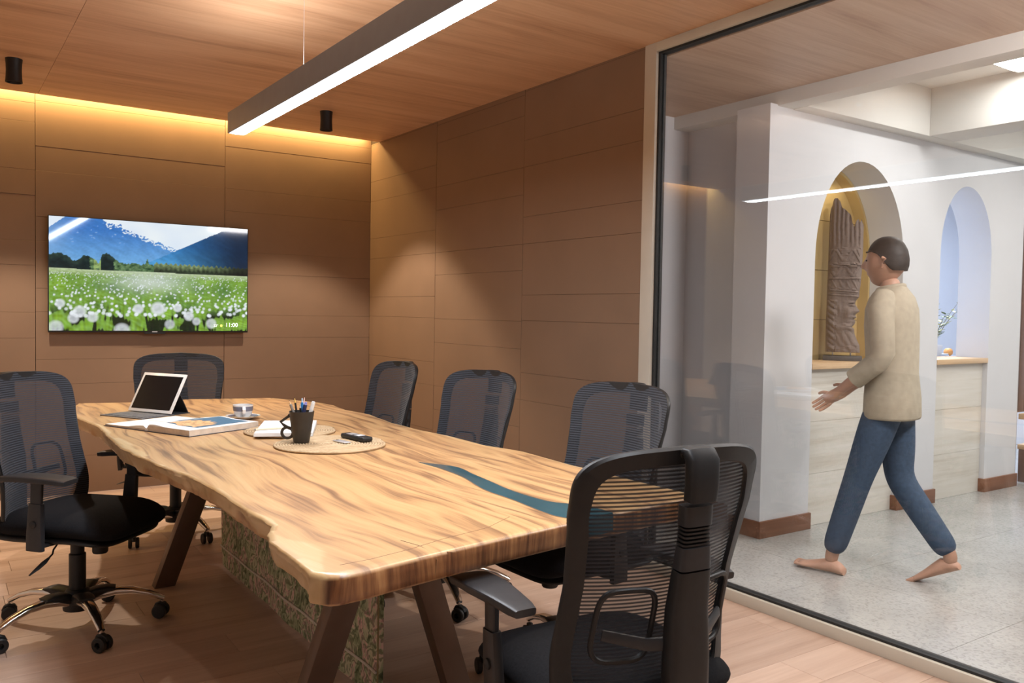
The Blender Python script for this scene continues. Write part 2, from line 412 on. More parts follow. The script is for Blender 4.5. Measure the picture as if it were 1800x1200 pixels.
# timber screen at far right
ts = empty('timber_screen', (4.12, -3.1, 0)); TO = (4.12, -3.1, 0)
bx('post', (4.03, -3.16, 0), (4.14, -3.03, 2.49), M_dkwood, ts, TO, .004)
bx('head_rail', (4.14, -3.14, 2.38), (5.3, -3.05, 2.49), M_dkwood, ts, TO, .004)
for k in range(12):
    bx('board', (4.145+k*.095, -3.12, .55), (4.145+k*.095+.09, -3.09, 2.38), M_dkwood, ts, TO, .003)
tag(ts, 'dark brown timber board screen with post beside the last white pillar', 'screen')
bn = empty('timber_bench', (4.7, -3.3, 0)); BO = (4.7, -3.3, 0)
bx('bench_top', (4.2, -3.42, .50), (5.3, -3.14, .545), M_lightoak, bn, BO, .004)
bx('bench_front', (4.22, -3.40, .30), (5.3, -3.36, .50), M_dkwood, bn, BO, .004)
bx('bench_shelf', (4.2, -3.42, .26), (5.3, -3.14, .30), M_lightoak, bn, BO, .004)
bx('side_panel', (4.2, -3.40, 0), (4.25, -3.15, .26), M_dkwood, bn, BO, .003)
bx('side_panel', (5.2, -3.40, 0), (5.25, -3.15, .26), M_dkwood, bn, BO, .003)
tag(bn, 'low brown wooden bench with pale top in front of the timber screen', 'bench')

# ================================================================== CEILING LAMPS
pd = empty('pendant_lamp', (-1.78, -4.1, 2.11)); PO = (-1.78, -4.1, 2.11)
M_alu = plain('grey_metal_bloom_tint', (.22, .27, .34), .4, .2, .04, 20, .02)  # bluish tint puts the lamp's bloom into the metal colour
ho = MB().box((-1.817, -5.88, 2.118), (-1.743, -2.32, 2.20)).box((-1.817, -5.88, 2.104), (-1.8115, -2.32, 2.118)).box((-1.7485, -5.88, 2.104), (-1.743, -2.32, 2.118)).build('housing', M_alu, pd, PO, smooth=False)
bx('end_cap', (-1.817, -2.32, 2.104), (-1.743, -2.316, 2.20), M_alu, pd, PO)
bx('end_cap', (-1.817, -5.884, 2.104), (-1.743, -5.88, 2.20), M_alu, pd, PO)
bx('diffuser', (-1.8113, -5.878, 2.105), (-1.7487, -2.322, 2.117), emit('lamp_diffuser', (.86, .93, 1), 9), pd, PO)
for yy in (-3.2, -5.0):
    MB().tube([(-1.78, yy, 2.2), (-1.78, yy, H-.012)], .0011, 6).build('cable', M_silver, pd, PO)
    MB().cyl((-1.78, yy), .004, .004, 2.2, 2.212, 12).build('cable_grip', M_silver, pd, PO)
    MB().cyl((-1.78, yy), .012, .012, H-.012, H, 16).build('ceiling_cup', M_white, pd, PO)
tag(pd, 'long linear pendant lamp glowing white, hung on thin cables above the table', 'lamp')
M_lens = emit('spot_lens', (1, .9, .75), 3)
DL = ['black cylinder ceiling spot at the far left of the wood ceiling', 'black cylinder ceiling spot right of the long pendant lamp',
      None, None, None, None]
for i, (x, y) in enumerate(DOWN):
    d = empty('ceiling_spot', (x, y, H)) if i == 0 else None
    if i == 0:
        MB().lathe([(.043, -.0), (.040, -.03), (.039, -.065), (.041, -.11), (.043, -.128), (.037, -.128), (.034, -.105)], 32).build('body', M_blk, d)
        MB().lathe([(.033, -.106), (.024, -.114), (.012, -.118), (.001, -.119)], 24, closed=False).build('lens', M_chrome, d)
        d0 = d
    else:
        d = copy_tree(d0); d.location = (x, y, H)
    side = 'left' if x < -2 else 'right'
    tag(d, DL[i] or {2: 'black cylinder ceiling spot above the left edge of the table, near end', 3: 'black cylinder ceiling spot above the foreground chair, glass side',
        4: 'black cylinder ceiling spot behind the camera, left side', 5: 'black cylinder ceiling spot behind the camera by the glass'}[i], 'ceiling spot', 'black ceiling spots')

# ================================================================== TELEVISION
tv = empty('television', (-1.678, -.03, 1.487)); VO = (-1.678, -.03, 1.487)
X0, X1, Z0, Z1 = -2.336, -1.018, 1.100, 1.873
bx('casing', (X0, -.062, Z0), (X1, -.045, Z1), M_blk, tv, VO, .002)
bx('rear_cover', (X0+.08, -.045, Z0+.04), (X1-.08, -.012, Z1-.22), M_blk, tv, VO, .008)
bx('sensor_tab', (-1.74, -.060, Z0-.011), (-1.60, -.048, Z0), M_blk, tv, VO, .002)
bx('badge', (-1.69, -.0632, Z0+.002), (-1.655, -.0618, Z0+.008), M_silver, tv, VO)
def screen():
    x0, x1, z0, z1 = X0+.006, X1-.006, Z0+.012, Z1-.005
    nx, nz = 300, 172; V = []; F = []; C = []
    def n2(a, b, c=0): return noise.noise(Vector((a, b, c)))
    puffs = []
    rr = random.Random(3)
    for k in range(640):
        t = rr.random()**1.9*.72+.04; v = .535 - .53*t
        puffs.append((rr.random(), v, .0026+.014*t**1.6, rr.uniform(.6, 1)))
    puffs += [(.05, .24, .026, .95), (.14, .17, .035, .9), (.11, .11, .03, .85), (.20, .12, .03, .88), (.42, .20, .03, 1), (.52, .205, .042, 1), (.62, .215, .026, 1), (.68, .14, .03, .95), (.03, .03, .04, .8), (.34, .0, .045, .85), (.80, .07, .032, .8), (.58, .06, .03, .7), (.72, .09, .025, .8)]
    grid = {}
    for p in puffs:
        for gi in range(int((p[0]-p[2])*40)-1, int((p[0]+p[2])*40)+2):
            grid.setdefault(gi, []).append(p)
    for j in range(nz+1):
        for i in range(nx+1):
            u = i/nx; v = j/nz
            V.append((x0+u*(x1-x0), -.0625, z0+v*(z1-z0)))
            base = .548-.012*u
            if u < .30: tree = base+.075+.12*max(0, n2(u*13, 3)+.35)+.012*n2(u*80, 2)-.05*math.exp(-((u-.228)/.012)**2)
            elif u < .5: tree = base+.075+.05*n2(u*15, 5)+.016*n2(u*75, 2)
            else: tree = base+.085-.02*(u-.5)+.008*math.sin(u*260)+.01*n2(u*60, 2)
            if .455 < u < .475: tree += .05*(1-abs(u-.465)/.01)
            m1 = 1.2 if .075 < u < .25 else (.90+1.4*u if u <= .075 else 1.055-.62*(u-.14)+.018*n2(u*35, 4)+.012*n2(u*90, 6))
            if u > .25 and u < .34: m1 = max(m1, .965+.014*n2(u*40, 4))
            m2 = .655+.86*(u-.50)+.006*n2(u*50, 9) if u > .46 else 0
            m2 = min(m2, 1.03-.10*(u-.75) if u > .75 else 1.1)
            if v > tree:
                if v > max(m1, m2): k = n2(u*9, v*9); c = (.80+.08*k, .88+.06*k, .95)
                elif m2 > v:
                    d = max(0, min(1, (u-.56)/.40)); hz = max(0, min(1, (.80-v)/.2)); s = n2(u*30+v*20, v*18)*.5+n2(u*70, v*60)*.25
                    k = (1-d)**1.6; c = (.004+.03*k+.05*hz*k, .02+.18*k+.14*hz*k, .055+.48*k+.12*hz*k)
                    c = tuple(q*(1+.45*s) for q in c)
                else:
                    hz = max(0, min(1, (.90-v)/.28)); s = n2(u*26+v*16, v*20)*.6+n2(u*80, v*70)*.4
                    c = (.045+.12*hz, .19+.22*hz, .55+.20*hz); c = tuple(max(0, q*(1+.28*s)) for q in c)
                    snow = m1-v < (.03+.035*max(0, n2(u*30, 7))) and n2(u*95, v*80)+.6*n2(u*40, v*40) > .02
                    if snow and .26 < u < .62: c = (.75, .84, .93)
                    elif s > .40 and v > .78: c = (.25, .42, .72)
                    c = tuple(q+(g2-q)*.5*max(0, 1-u/.12) for q, g2 in zip(c, (.22, .42, .7)))
            elif v > base:
                s = n2(u*48, v*36)+.6*n2(u*120, v*95); topl = max(0, 1-(tree-v)/.06); f = max(0, min(1, (v-base)/.05))
                uw = u+.012*n2(v*45, u*8)+.006*n2(v*120, 3)
                if uw < .19 or (.235 < uw < .30): c = (.006+.02*topl, .018+.035*topl, .02+.02*topl)
                elif u < .5: c = (.09+.08*s, .17+.10*s, .075+.05*s)
                else: c = (.03+.20*topl, .045+.27*topl, .025+.12*topl)
                if .205 <= u <= .238 and n2(u*90, v*30) > -.3: c = (.26, .38, .13)
                dk = max(0, min(1, (u-.72)/.22)); c = tuple(max(.003, q*(1+.6*s)*(1-.9*dk)) for q in c)
            else:
                t = (base-v)/base; s = n2(u*95*(1-.55*t), v*44*(1-.5*t)+9); s2 = n2(u*11, v*9, 4); blade = n2(u*75, v*9)
                c = (.17+.10*s2+.10*blade*t, .33+.15*s2+.20*blade*t, .045+.05*s)
                if t < .10: k = t/.1; c = (.50-.3*k, .60-.25*k, .36-.3*k)
                c = tuple(max(.004, q*(1+.35*s)) for q in c)
                glow = math.exp(-((u-.48)/.17)**2-((v-.45)/.085)**2)
                c = tuple(q+(g2-q)*.7*glow for q, g2 in zip(c, (.72, .78, .74)))
                dk2 = max(0, min(1, (-.02-s2-.5*blade)/.12))*max(0, min(1, (t-.55)/.2)); c = tuple(q*(1-.93*dk2) for q in c)
                for (pu, pv, pr, pb) in grid.get(int(u*40), ()):
                    dd = ((u-pu)**2+((v-pv)/1.7)**2)/(pr*pr)
                    if dd < 1:
                        kk = min(1, (1-dd)*1.6)*pb*(1-.25*(pr > .02)*(.5+.5*n2(u*60, v*60))); col = (.84, .90, .95) if pr < .02 else tuple(.60+.26*min(1, dd*1.6)+.04*i_ for i_ in range(3))
                        c = tuple(q+(g2-q)*kk for q, g2 in zip(c, col))
            C.append(c)
    for j in range(nz):
        for i in range(nx):
            a = j*(nx+1)+i; F.append((a, a+1, a+nx+2, a+nx+1))
    me = bpy.data.meshes.new('screen'); me.from_pydata([Vector(p)-Vector(VO) for p in V], [], F)
    ca = me.color_attributes.new('picture', 'FLOAT_COLOR', 'POINT')
    flat = []
    for c in C: flat += [max(0, c[0]), max(0, c[1]), max(0, c[2]), 1]
    ca.data.foreach_set('color', flat)
    mt, nt, b = newmat('screen_picture'); at = N(nt, 'ShaderNodeVertexColor'); at.layer_name = 'picture'
    b.inputs['Base Color'].default_value = (.01, .01, .012, 1); b.inputs['Roughness'].default_value = .045
    nt.links.new(at.outputs[0], b.inputs['Emission Color']); b.inputs['Emission Strength'].default_value = .95
    me.materials.append(mt)
    o = bpy.data.objects.new('screen', me); COL.objects.link(o); o.parent = tv
screen()
def text(body, size, loc, mat, parent, off, rot=(PI/2, 0, 0), name='lettering', ext=.0004):
    c = bpy.data.curves.new(name, 'FONT'); c.body = body; c.size = size; c.extrude = ext; c.align_x = 'LEFT'
    o = bpy.data.objects.new(name, c); COL.objects.link(o)
    dg = bpy.context.evaluated_depsgraph_get(); me = bpy.data.meshes.new_from_object(o.evaluated_get(dg))
    COL.objects.unlink(o); bpy.data.objects.remove(o)
    me.materials.append(mat); t = bpy.data.objects.new(name, me); COL.objects.link(t)
    t.location = Vector(loc)-Vector(off); t.rotation_euler = rot; t.parent = parent; return t
M_txt = emit('screen_text', (.9, .95, 1), 1.1)
text('11:00', .042, (-1.185, -.0634, 1.142), M_txt, tv, VO)
text('22°', .024, (-1.268, -.0634, 1.142), M_txt, tv, VO)
MB().lathe([(.009, 0), (.009, .0006)], 20, M=Matrix.Translation((-1.213, -.0632, 1.150)) @ Matrix.Rotation(PI/2, 4, 'X')).build('weather_icon', emit('screen_yellow', (.75, .8, .15), 1), tv, VO)
tag(tv, 'wide black television on the back wall showing a dandelion meadow and blue mountains', 'television')

# ================================================================== TABLE
LEFT = [(-2.354, -4.784), (-2.346, -4.712), (-2.345, -4.614), (-2.344, -4.507), (-2.327, -4.448), (-2.293, -4.375), (-2.291, -4.302), (-2.298, -4.192), (-2.293, -4.005), (-2.296, -3.823), (-2.31, -3.654), (-2.343, -3.444), (-2.375, -3.172), (-2.391, -2.976), (-2.385, -2.651), (-2.369, -2.291), (-2.40, -2.03), (-2.416, -1.776), (-2.357, -1.444), (-2.315, -1.30)]
RIGHT = [(-1.113, -4.663), (-1.118, -4.414), (-1.121, -4.089), (-1.116, -3.96), (-1.104, -3.765), (-1.151, -3.566), (-1.149, -3.266), (-1.174, -3.055), (-1.173, -2.77), (-1.129, -2.441), (-1.146, -2.267), (-1.159, -2.202), (-1.128, -1.974), (-1.149, -1.8), (-1.202, -1.672), (-1.303, -1.446)]
NEAR = [(-2.354, -4.784), (-2.345, -4.812), (-2.315, -4.832), (-2.25, -4.826), (-2.186, -4.812), (-2.04, -4.785), (-1.834, -4.752), (-1.634, -4.725), (-1.464, -4.704), (-1.164, -4.672), (-1.13, -4.668), (-1.113, -4.655)]
FAR = [(-2.315, -1.30), (-2.301, -1.286), (-2.057, -1.36), (-1.741, -1.315), (-1.444, -1.405), (-1.33, -1.43), (-1.303, -1.446)]
def interp(poly, axis, val):
    """point of a polyline at coordinate axis = val"""
    for a, b in zip(poly, poly[1:]):
        lo, hi = sorted((a[axis], b[axis]))
        if lo <= val <= hi and hi > lo:
            t = (val-a[axis])/(b[axis]-a[axis]); return a[1-axis]+t*(b[1-axis]-a[1-axis])
    return poly[0][1-axis] if abs(val-poly[0][axis]) < abs(val-poly[-1][axis]) else poly[-1][1-axis]
def lx(y):
    s = .006*noise.noise(Vector((y*9, 3, 0)))+.0025*noise.noise(Vector((y*30, 1, 0)))
    return interp(LEFT, 1, max(-4.784, min(-1.30, y)))+s
def rx(y): return interp(RIGHT, 1, max(-4.663, min(-1.446, y)))+.004*noise.noise(Vector((y*8, 7, 0)))
def outline(nl=220, nn=50):
    P = []
    for k in range(nl):           # left side, far to near
        y = -1.30-(4.784-1.30)*k/nl; P.append((lx(y), y, 1))
    for k in range(nn+1):         # near end
        x = -2.354+(-1.113+2.354)*k/nn
        y = interp(NEAR, 0, x) if k not in (0, nn) else (-4.784 if k == 0 else -4.655)
        P.append((x, y, 0))
    for k in range(1, nl):        # right side near to far
        y = -4.655+(4.655-1.446)*k/nl; P.append((rx(y), y, 2))
    for k in range(nn+1):
        x = -1.303+(-2.315+1.303)*k/nn; P.append((x, interp(FAR, 0, x)+.006*noise.noise(Vector((x*12, 2, 5))), 3))
    return P
TB = (-1.75, -3.05, 0)
table = empty('conference_table', TB)
tag(table, 'long live-edge wooden slab table with blue resin inlay on slanted brown legs', 'table')
OUTL = outline()
def table_top():
    ZT, ZB = .75, .685
    n = len(OUTL); P = [Vector((x, y, 0)) for x, y, k in OUTL]; kinds = [k for x, y, k in OUTL]
    nrm = []
    for i in range(n):
        t = (P[(i+1) % n]-P[i-1]).normalized(); nrm.append(Vector((-t.y, t.x, 0)))   # inward (outline runs ccw: far-left -> near -> right)
    c0 = sum(P, Vector())/n
    if sum((c0-P[i]).dot(nrm[i]) for i in range(n)) < 0: nrm = [-q for q in nrm]
    # rings from bottom inner to top inner
    V = []; rings = []; att = []
    prof_live = [(.055, 0), (.030, .0), (.018, .004), (.012, .02), (.007, .038), (.001, .052), (-.0005, .0605), (.003, .0645), (.02, .065), (.04, .065)]
    prof_cut = [(.03, 0), (.012, 0), (.004, .003), (.0, .009), (0, .022), (0, .038), (.0, .054), (.004, .061), (.012, .065), (.03, .065)]
    for j in range(len(prof_live)):
        ring = []
        for i in range(n):
            k = kinds[i]; pl, pc = prof_live[j], prof_cut[j]
            p = pl if k in (1, 2) else pc
            off, z = p
            if k in (1, 2):
                s = noise.noise(Vector((P[i].x*6, P[i].y*6, z*25)))
                z0 = z
                if 1 < j < 6: off += .010*s+.003*noise.noise(Vector((P[i].x*30, P[i].y*30, z*60)))
                if j >= 6 and k == 1: off += .003*noise.noise(Vector((P[i].y*40, 0, 0)))
            ring.append(len(V)); V.append((P[i].x+nrm[i].x*off, P[i].y+nrm[i].y*off, ZB+z))
        rings.append(ring)
    F = []
    for a, b in zip(rings, rings[1:]):
        for i in range(n):
            i2 = (i+1) % n; F.append((a[i], a[i2], b[i2], b[i]))
    F.append(tuple(rings[-1])); F.append(tuple(reversed(rings[0])))
    me = bpy.data.meshes.new('tabletop'); me.from_pydata([Vector(v)-Vector(TB) for v in V], [], F)
    bm = bmesh.new(); bm.from_mesh(me)
    bmesh.ops.triangulate(bm, faces=[f for f in bm.faces if len(f.verts) > 4])
    # cut the caps into strips so the sapwood attribute has somewhere to live
    for k in range(1, 70):
        yy = -4.83+k*.05
        bmesh.ops.bisect_plane(bm, geom=bm.verts[:]+bm.edges[:]+bm.faces[:], plane_co=Vector((0, yy, 0))-Vector((0, TB[1], 0)), plane_no=(0, 1, 0))
    for xx in (-2.36, -2.34, -2.31, -2.28, -2.25, -2.2, -2.14, -2.0, -1.8, -1.5, -1.3, -1.24, -1.2, -1.17, -1.14, -1.12):
        bmesh.ops.bisect_plane(bm, geom=bm.verts[:]+bm.edges[:]+bm.faces[:], plane_co=Vector((xx-TB[0], 0, 0)), plane_no=(1, 0, 0))
    bmesh.ops.recalc_face_normals(bm, faces=bm.faces)
    bm.to_mesh(me); bm.free()
    def NEARY(x): return interp(NEAR, 0, max(-2.34, min(-1.12, x))) if -2.335 < x < -1.12 else -9
    def FARY(x): return interp(FAR, 0, max(-2.3, min(-1.31, x))) if -2.3 < x < -1.31 else 9
    vals = []
    for v in me.vertices:
        x, y, z = v.co.x+TB[0], v.co.y+TB[1], v.co.z
        dl = x-lx(y); dr = rx(y)-x
        wl_ = .014+.03*max(0, noise.noise(Vector((y*1.9, 4, 0))))+.02*noise.noise(Vector((y*5, 9, 0)))
        if y < -4.40: wl_ += .085*math.exp(-((y+4.64)/.13)**2)
        if -2.7 > y > -3.2: wl_ += .03
        s = max(0, min(1, 1.35-dl/max(.012, wl_)))
        wr_ = .012+.02*max(0, noise.noise(Vector((y*2.3, 14, 0))))
        s2 = max(0, min(1, 1.3-dr/wr_))*.75
        if y > -1.9 and x > -1.5: s2 = max(s2, .6*max(0, min(1, 1.3-(x*-1-1.2)*0-dr/.06)))
        vals.append((max(s, s2), 1.0 if (y < NEARY(x)+.004 or y > FARY(x)-.004) and z < .7485 else 0.0, 1.0 if (abs(dl) < .008 and .738 < z < .7496) else 0.0))
    ca = me.color_attributes.new('sap', 'FLOAT_COLOR', 'POINT'); flat = []
    for q in vals: flat += [q[0], q[1], q[2], 1]
    ca.data.foreach_set('color', flat)
    me.polygons.foreach_set('use_smooth', [True]*len(me.polygons)); me.set_sharp_from_angle(angle=R(50))
    mt, nt, b = newmat('slab_wood')
    tc = N(nt, 'ShaderNodeTexCoord'); src = tc.outputs['Object']
    # slow sideways drift of the grain
    m1 = N(nt, 'ShaderNodeMapping'); m1.inputs['Scale'].default_value = (1.3, .75, .6); nt.links.new(src, m1.inputs[0])
    nw = N(nt, 'ShaderNodeTexNoise'); nw.inputs['Scale'].default_value = 1.4; nw.inputs['Detail'].default_value = 2.5; nw.inputs['Roughness'].default_value = .5
    nt.links.new(m1.outputs[0], nw.inputs['Vector'])
    sub = N(nt, 'ShaderNodeVectorMath', operation='SUBTRACT'); sub.inputs[1].default_value = (.5, .5, .5); nt.links.new(nw.outputs['Color'], sub.inputs[0])
    scl = N(nt, 'ShaderNodeVectorMath', operation='MULTIPLY'); scl.inputs[1].default_value = (.25, .4, .1); nt.links.new(sub.outputs[0], scl.inputs[0])
    ad = N(nt, 'ShaderNodeVectorMath', operation='ADD'); nt.links.new(src, ad.inputs[0]); nt.links.new(scl.outputs[0], ad.inputs[1])
    def mapped(sc):
        mm = N(nt, 'ShaderNodeMapping'); mm.inputs['Scale'].default_value = sc; nt.links.new(ad.outputs[0], mm.inputs[0]); return mm.outputs[0]
    big = noise_n(nt, mapped((5.0, .5, 1.0)), 1, 3, .5, .3)
    bands = math_n(nt, 'MULTIPLY', math_n(nt, 'ADD', math_n(nt, 'SINE', math_n(nt, 'MULTIPLY', big, 58.0)), 1.0), .5)
    st = noise_n(nt, mapped((24, .7, 3)), 1, 6, .62, .45)
    fine = noise_n(nt, mapped((120, 3, 12)), 1, 4, .6)
    col = noise_n(nt, mapped((2.2, .8, 1)), 1, 2)
    v = math_n(nt, 'ADD', math_n(nt, 'MULTIPLY', bands, .16), math_n(nt, 'ADD', math_n(nt, 'MULTIPLY', st, .62), math_n(nt, 'MULTIPLY', fine, .30)))
    base = ramp(nt, v, [(.33, (.12, .055, .025)), (.42, (.27, .135, .06)), (.49, (.45, .245, .105)), (.58, (.56, .325, .14)), (.70, (.62, .385, .175)), (.82, (.68, .45, .23))])
    base = mixc(nt, math_n(nt, 'MULTIPLY', col, .3), base, (.50, .35, .22), 'MIX')
    sapc = ramp(nt, st, [(.3, (.52, .33, .14)), (.5, (.62, .43, .22)), (.7, (.68, .52, .32))])
    at = N(nt, 'ShaderNodeVertexColor'); at.layer_name = 'sap'
    sepc = N(nt, 'ShaderNodeSeparateColor'); nt.links.new(at.outputs[0], sepc.inputs[0])
    edge = math_n(nt, 'ADD', sepc.outputs[0], math_n(nt, 'MULTIPLY', math_n(nt, 'SUBTRACT', st, .5), .9))
    sm = N(nt, 'ShaderNodeMapRange', interpolation_type='SMOOTHSTEP'); sm.inputs[1].default_value = .40; sm.inputs[2].default_value = .66; nt.links.new(edge, sm.inputs[0])
    c = mixc(nt, sm.outputs[0], base, sapc)
    endv = math_n(nt, 'ADD', math_n(nt, 'MULTIPLY', noise_n(nt, mapped((34, 3, 1.2)), 1, 4, .6), .7), math_n(nt, 'MULTIPLY', fine, .3))
    endc = ramp(nt, endv, [(.36, (.07, .025, .010)), (.46, (.18, .07, .026)), (.57, (.32, .14, .052)), (.70, (.50, .26, .105))])
    c = mixc(nt, math_n(nt, 'MULTIPLY', sepc.outputs[1], 1.0), c, endc)
    c = mixc(nt, math_n(nt, 'MULTIPLY', sepc.outputs[2], .45), c, (.30, .15, .05))
    nt.links.new(c, b.inputs['Base Color']); b.inputs['Roughness'].default_value = .34
    b.inputs['Coat Weight'].default_value = .15; b.inputs['Coat Roughness'].default_value = .25
    bump(nt, b, v, .12, .0015)
    me.materials.append(mt)
    o = bpy.data.objects.new('tabletop', me); COL.objects.link(o); o.parent = table
table_top()
# resin river: right bank then left bank, running out over the near end
RV_R = [(-1.567, -3.777), (-1.498, -3.916), (-1.515, -4.06), (-1.53, -4.18), (-1.55, -4.336), (-1.544, -4.498), (-1.507, -4.569), (-1.48, -4.64), (-1.475, -4.7035)]
RV_L = [(-1.60, -4.7195), (-1.625, -4.68), (-1.634, -4.618), (-1.62, -4.437), (-1.615, -4.28), (-1.571, -4.082), (-1.56, -3.906)]
def cr(pts, n=6):
    P = [Vector((*p, 0)) for p in pts]; out = []
    for i in range(len(P)-1):
        a, b, c, d = P[max(i-1, 0)], P[i], P[i+1], P[min(i+2, len(P)-1)]
        for k in range(n):
            t = k/n; out.append(.5*((2*b)+(c-a)*t+(2*a-5*b+4*c-d)*t*t+(3*b-a-3*c+d)*t**3))
    return [(p.x, p.y) for p in out]+[pts[-1]]
mt, nt, b = newmat('teal_resin'); v_ = coords(nt, (1, 1, 1))
nt.links.new(ramp(nt, noise_n(nt, v_, 6, 4), [(.3, (.018, .075, .10)), (.7, (.03, .11, .14))]), b.inputs['Base Color'])
b.inputs['Roughness'].default_value = .12; b.inputs['Coat Weight'].default_value = .4
rv = MB().prism(cr(RV_R)+cr(RV_L), .742, .7508)
rv.prism([(-1.60, -4.722), (-1.475, -4.706), (-1.475, -4.69), (-1.60, -4.70)], .70, .748)
o = rv.build('resin_inlay', mt, table, TB); o['label'] = 'dark teal resin inlay in the table top'
M_edge = plain('inlay_bark_line', (.20, .10, .04), .6)
for bank in (RV_R, RV_L):
    q = [(x, y, .7502) for x, y in cr(bank)]
    MB().sweep(q, (.0022, .0008), 6).build('inlay_edge', M_edge, table, TB)
# crack across the near end
MB().tube([(-2.085, -4.66, .7497), (-2.07, -4.72, .7497), (-2.066, -4.775, .748), (-2.064, -4.7895, .735), (-2.066, -4.7895, .70)], .0013, 6).build('crack', M_edge, table, TB)
MB().tube([(-2.28, -4.765, .7498), (-2.21, -4.76, .7498), (-2.1, -4.735, .7498), (-2.0, -4.70, .7498), (-1.85, -4.665, .7498), (-1.74, -4.60, .7498)], .0009, 6).build('crack', M_edge, table, TB)
# legs: two inverted-V trestles of flat bar
def bar(name, a, b, wx, wy):
    a, b = Vector(a), Vector(b); mb = MB()
    V = []
    for p in (a, b):
        for sx, sy in ((-1, -1), (1, -1), (1, 1), (-1, 1)): V.append(p+Vector((sx*wx, sy*wy, 0)))
    mb.add(V, [(3, 2, 1, 0), (4, 5, 6, 7), (0, 1, 5, 4), (1, 2, 6, 5), (2, 3, 7, 6), (3, 0, 4, 7)])
    return mb.build(name, M_legm, table, TB, bevel=.002)
for yy in (-4.03, -2.33):
    bar('leg', (-2.10, yy, 0), (-1.855, yy, .675), .045, .030)
    bar('leg', (-1.535, yy, 0), (-1.755, yy, .675), .042, .030)
    bx('mounting_plate', (-1.95, yy-.06, .675), (-1.64, yy+.06, .6865), M_legm, table, TB, .001)
    # matching outer trestle on the far side
# patterned cloth-covered cable panel
def floral():
    mt, nt, b = newmat('floral_cloth'); v = coords(nt, (1, 1, 1))
    wv = N(nt, 'ShaderNodeTexNoise'); wv.inputs['Scale'].default_value = 9; wv.inputs['Detail'].default_value = 3; nt.links.new(v, wv.inputs['Vector'])
    mv = N(nt, 'ShaderNodeMapping'); mv.inputs['Scale'].default_value = (1, 1.1, .8); nt.links.new(v, mv.inputs[0])
    a2 = N(nt, 'ShaderNodeVectorMath', operation='SCALE'); a2.inputs['Scale'].default_value = .10; nt.links.new(wv.outputs['Color'], a2.inputs[0])
    ad = N(nt, 'ShaderNodeVectorMath', operation='ADD'); nt.links.new(mv.outputs[0], ad.inputs[0]); nt.links.new(a2.outputs[0], ad.inputs[1])
    big = noise_n(nt, ad.outputs[0], 11, 3, .6, 1.2)
    leaf = N(nt, 'ShaderNodeTexWave', wave_type='BANDS', bands_direction='DIAGONAL'); leaf.inputs['Scale'].default_value = 13; leaf.inputs['Distortion'].default_value = 14; leaf.inputs['Detail'].default_value = 3; leaf.inputs['Detail Scale'].default_value = 1.6
    nt.links.new(ad.outputs[0], leaf.inputs['Vector'])
    vo = N(nt, 'ShaderNodeTexVoronoi'); vo.inputs['Scale'].default_value = 75; nt.links.new(v, vo.inputs['Vector'])
    base = ramp(nt, big, [(.30, (.16, .21, .11)), (.42, (.42, .47, .28)), (.50, (.62, .62, .42)), (.56, (.80, .55, .50)), (.66, (.52, .55, .36))])
    dark = ramp(nt, leaf.outputs['Fac'], [(.22, (.30, .32, .28)), (.5, (1, 1, 1))])
    c = mixc(nt, .75, base, dark, 'MULTIPLY')
    berry = math_n(nt, 'LESS_THAN', vo.outputs['Distance'], .30); msk = math_n(nt, 'GREATER_THAN', big, .56)
    c = mixc(nt, math_n(nt, 'MULTIPLY', math_n(nt, 'MULTIPLY', berry, msk), .8), c, (.55, .32, .30))
    nt.links.new(c, b.inputs['Base Color']); b.inputs['Roughness'].default_value = .85; bump(nt, b, noise_n(nt, v, 250, 2), .2, .001)
    return mt
M_flor = floral()
fp = MB()
nn_ = 60; V = []; F = []
for k in range(nn_+1):
    y = -2.20-(3.955-2.20)*k/nn_; s = .006*noise.noise(Vector((y*4, 0, 0)))
    zb = .022+.006*noise.noise(Vector((y*7, 3, 0)))
    for (dx, z) in ((-.012, .684), (-.014, .4), (-.012+s, .12), (-.010+s, zb), (.010+s, zb), (.012, .4), (.012, .684)): V.append((-1.792+dx+s*.5, y, z))
for k in range(nn_):
    for q in range(7): a = k*7; F.append((a+q, a+(q+1) % 7, a+7+(q+1) % 7, a+7+q))
F += [tuple(range(7)), tuple(reversed(range(nn_*7, nn_*7+7)))]
fp.add(V, F); o = fp.build('cloth_panel', M_flor, table, TB); o['label'] = 'floral patterned cloth panel hanging below the slab'
MB().sweep([(-1.8085+.006*noise.noise(Vector(((-2.2-1.755*k/40)*4, 0, 0)))*1.5, -2.2-1.755*k/40, .118) for k in range(41)], (.0045, .0045), 6).build('seam_cord', plain('grey_cord', (.75, .70, .62), .8), table, TB)
MB().tube([(-1.80, -3.957, .70-.02), (-1.80, -3.957, .03)], .003, 6).build('hem_edge', plain('cloth_hem', (.30, .24, .12), .8), table, TB)

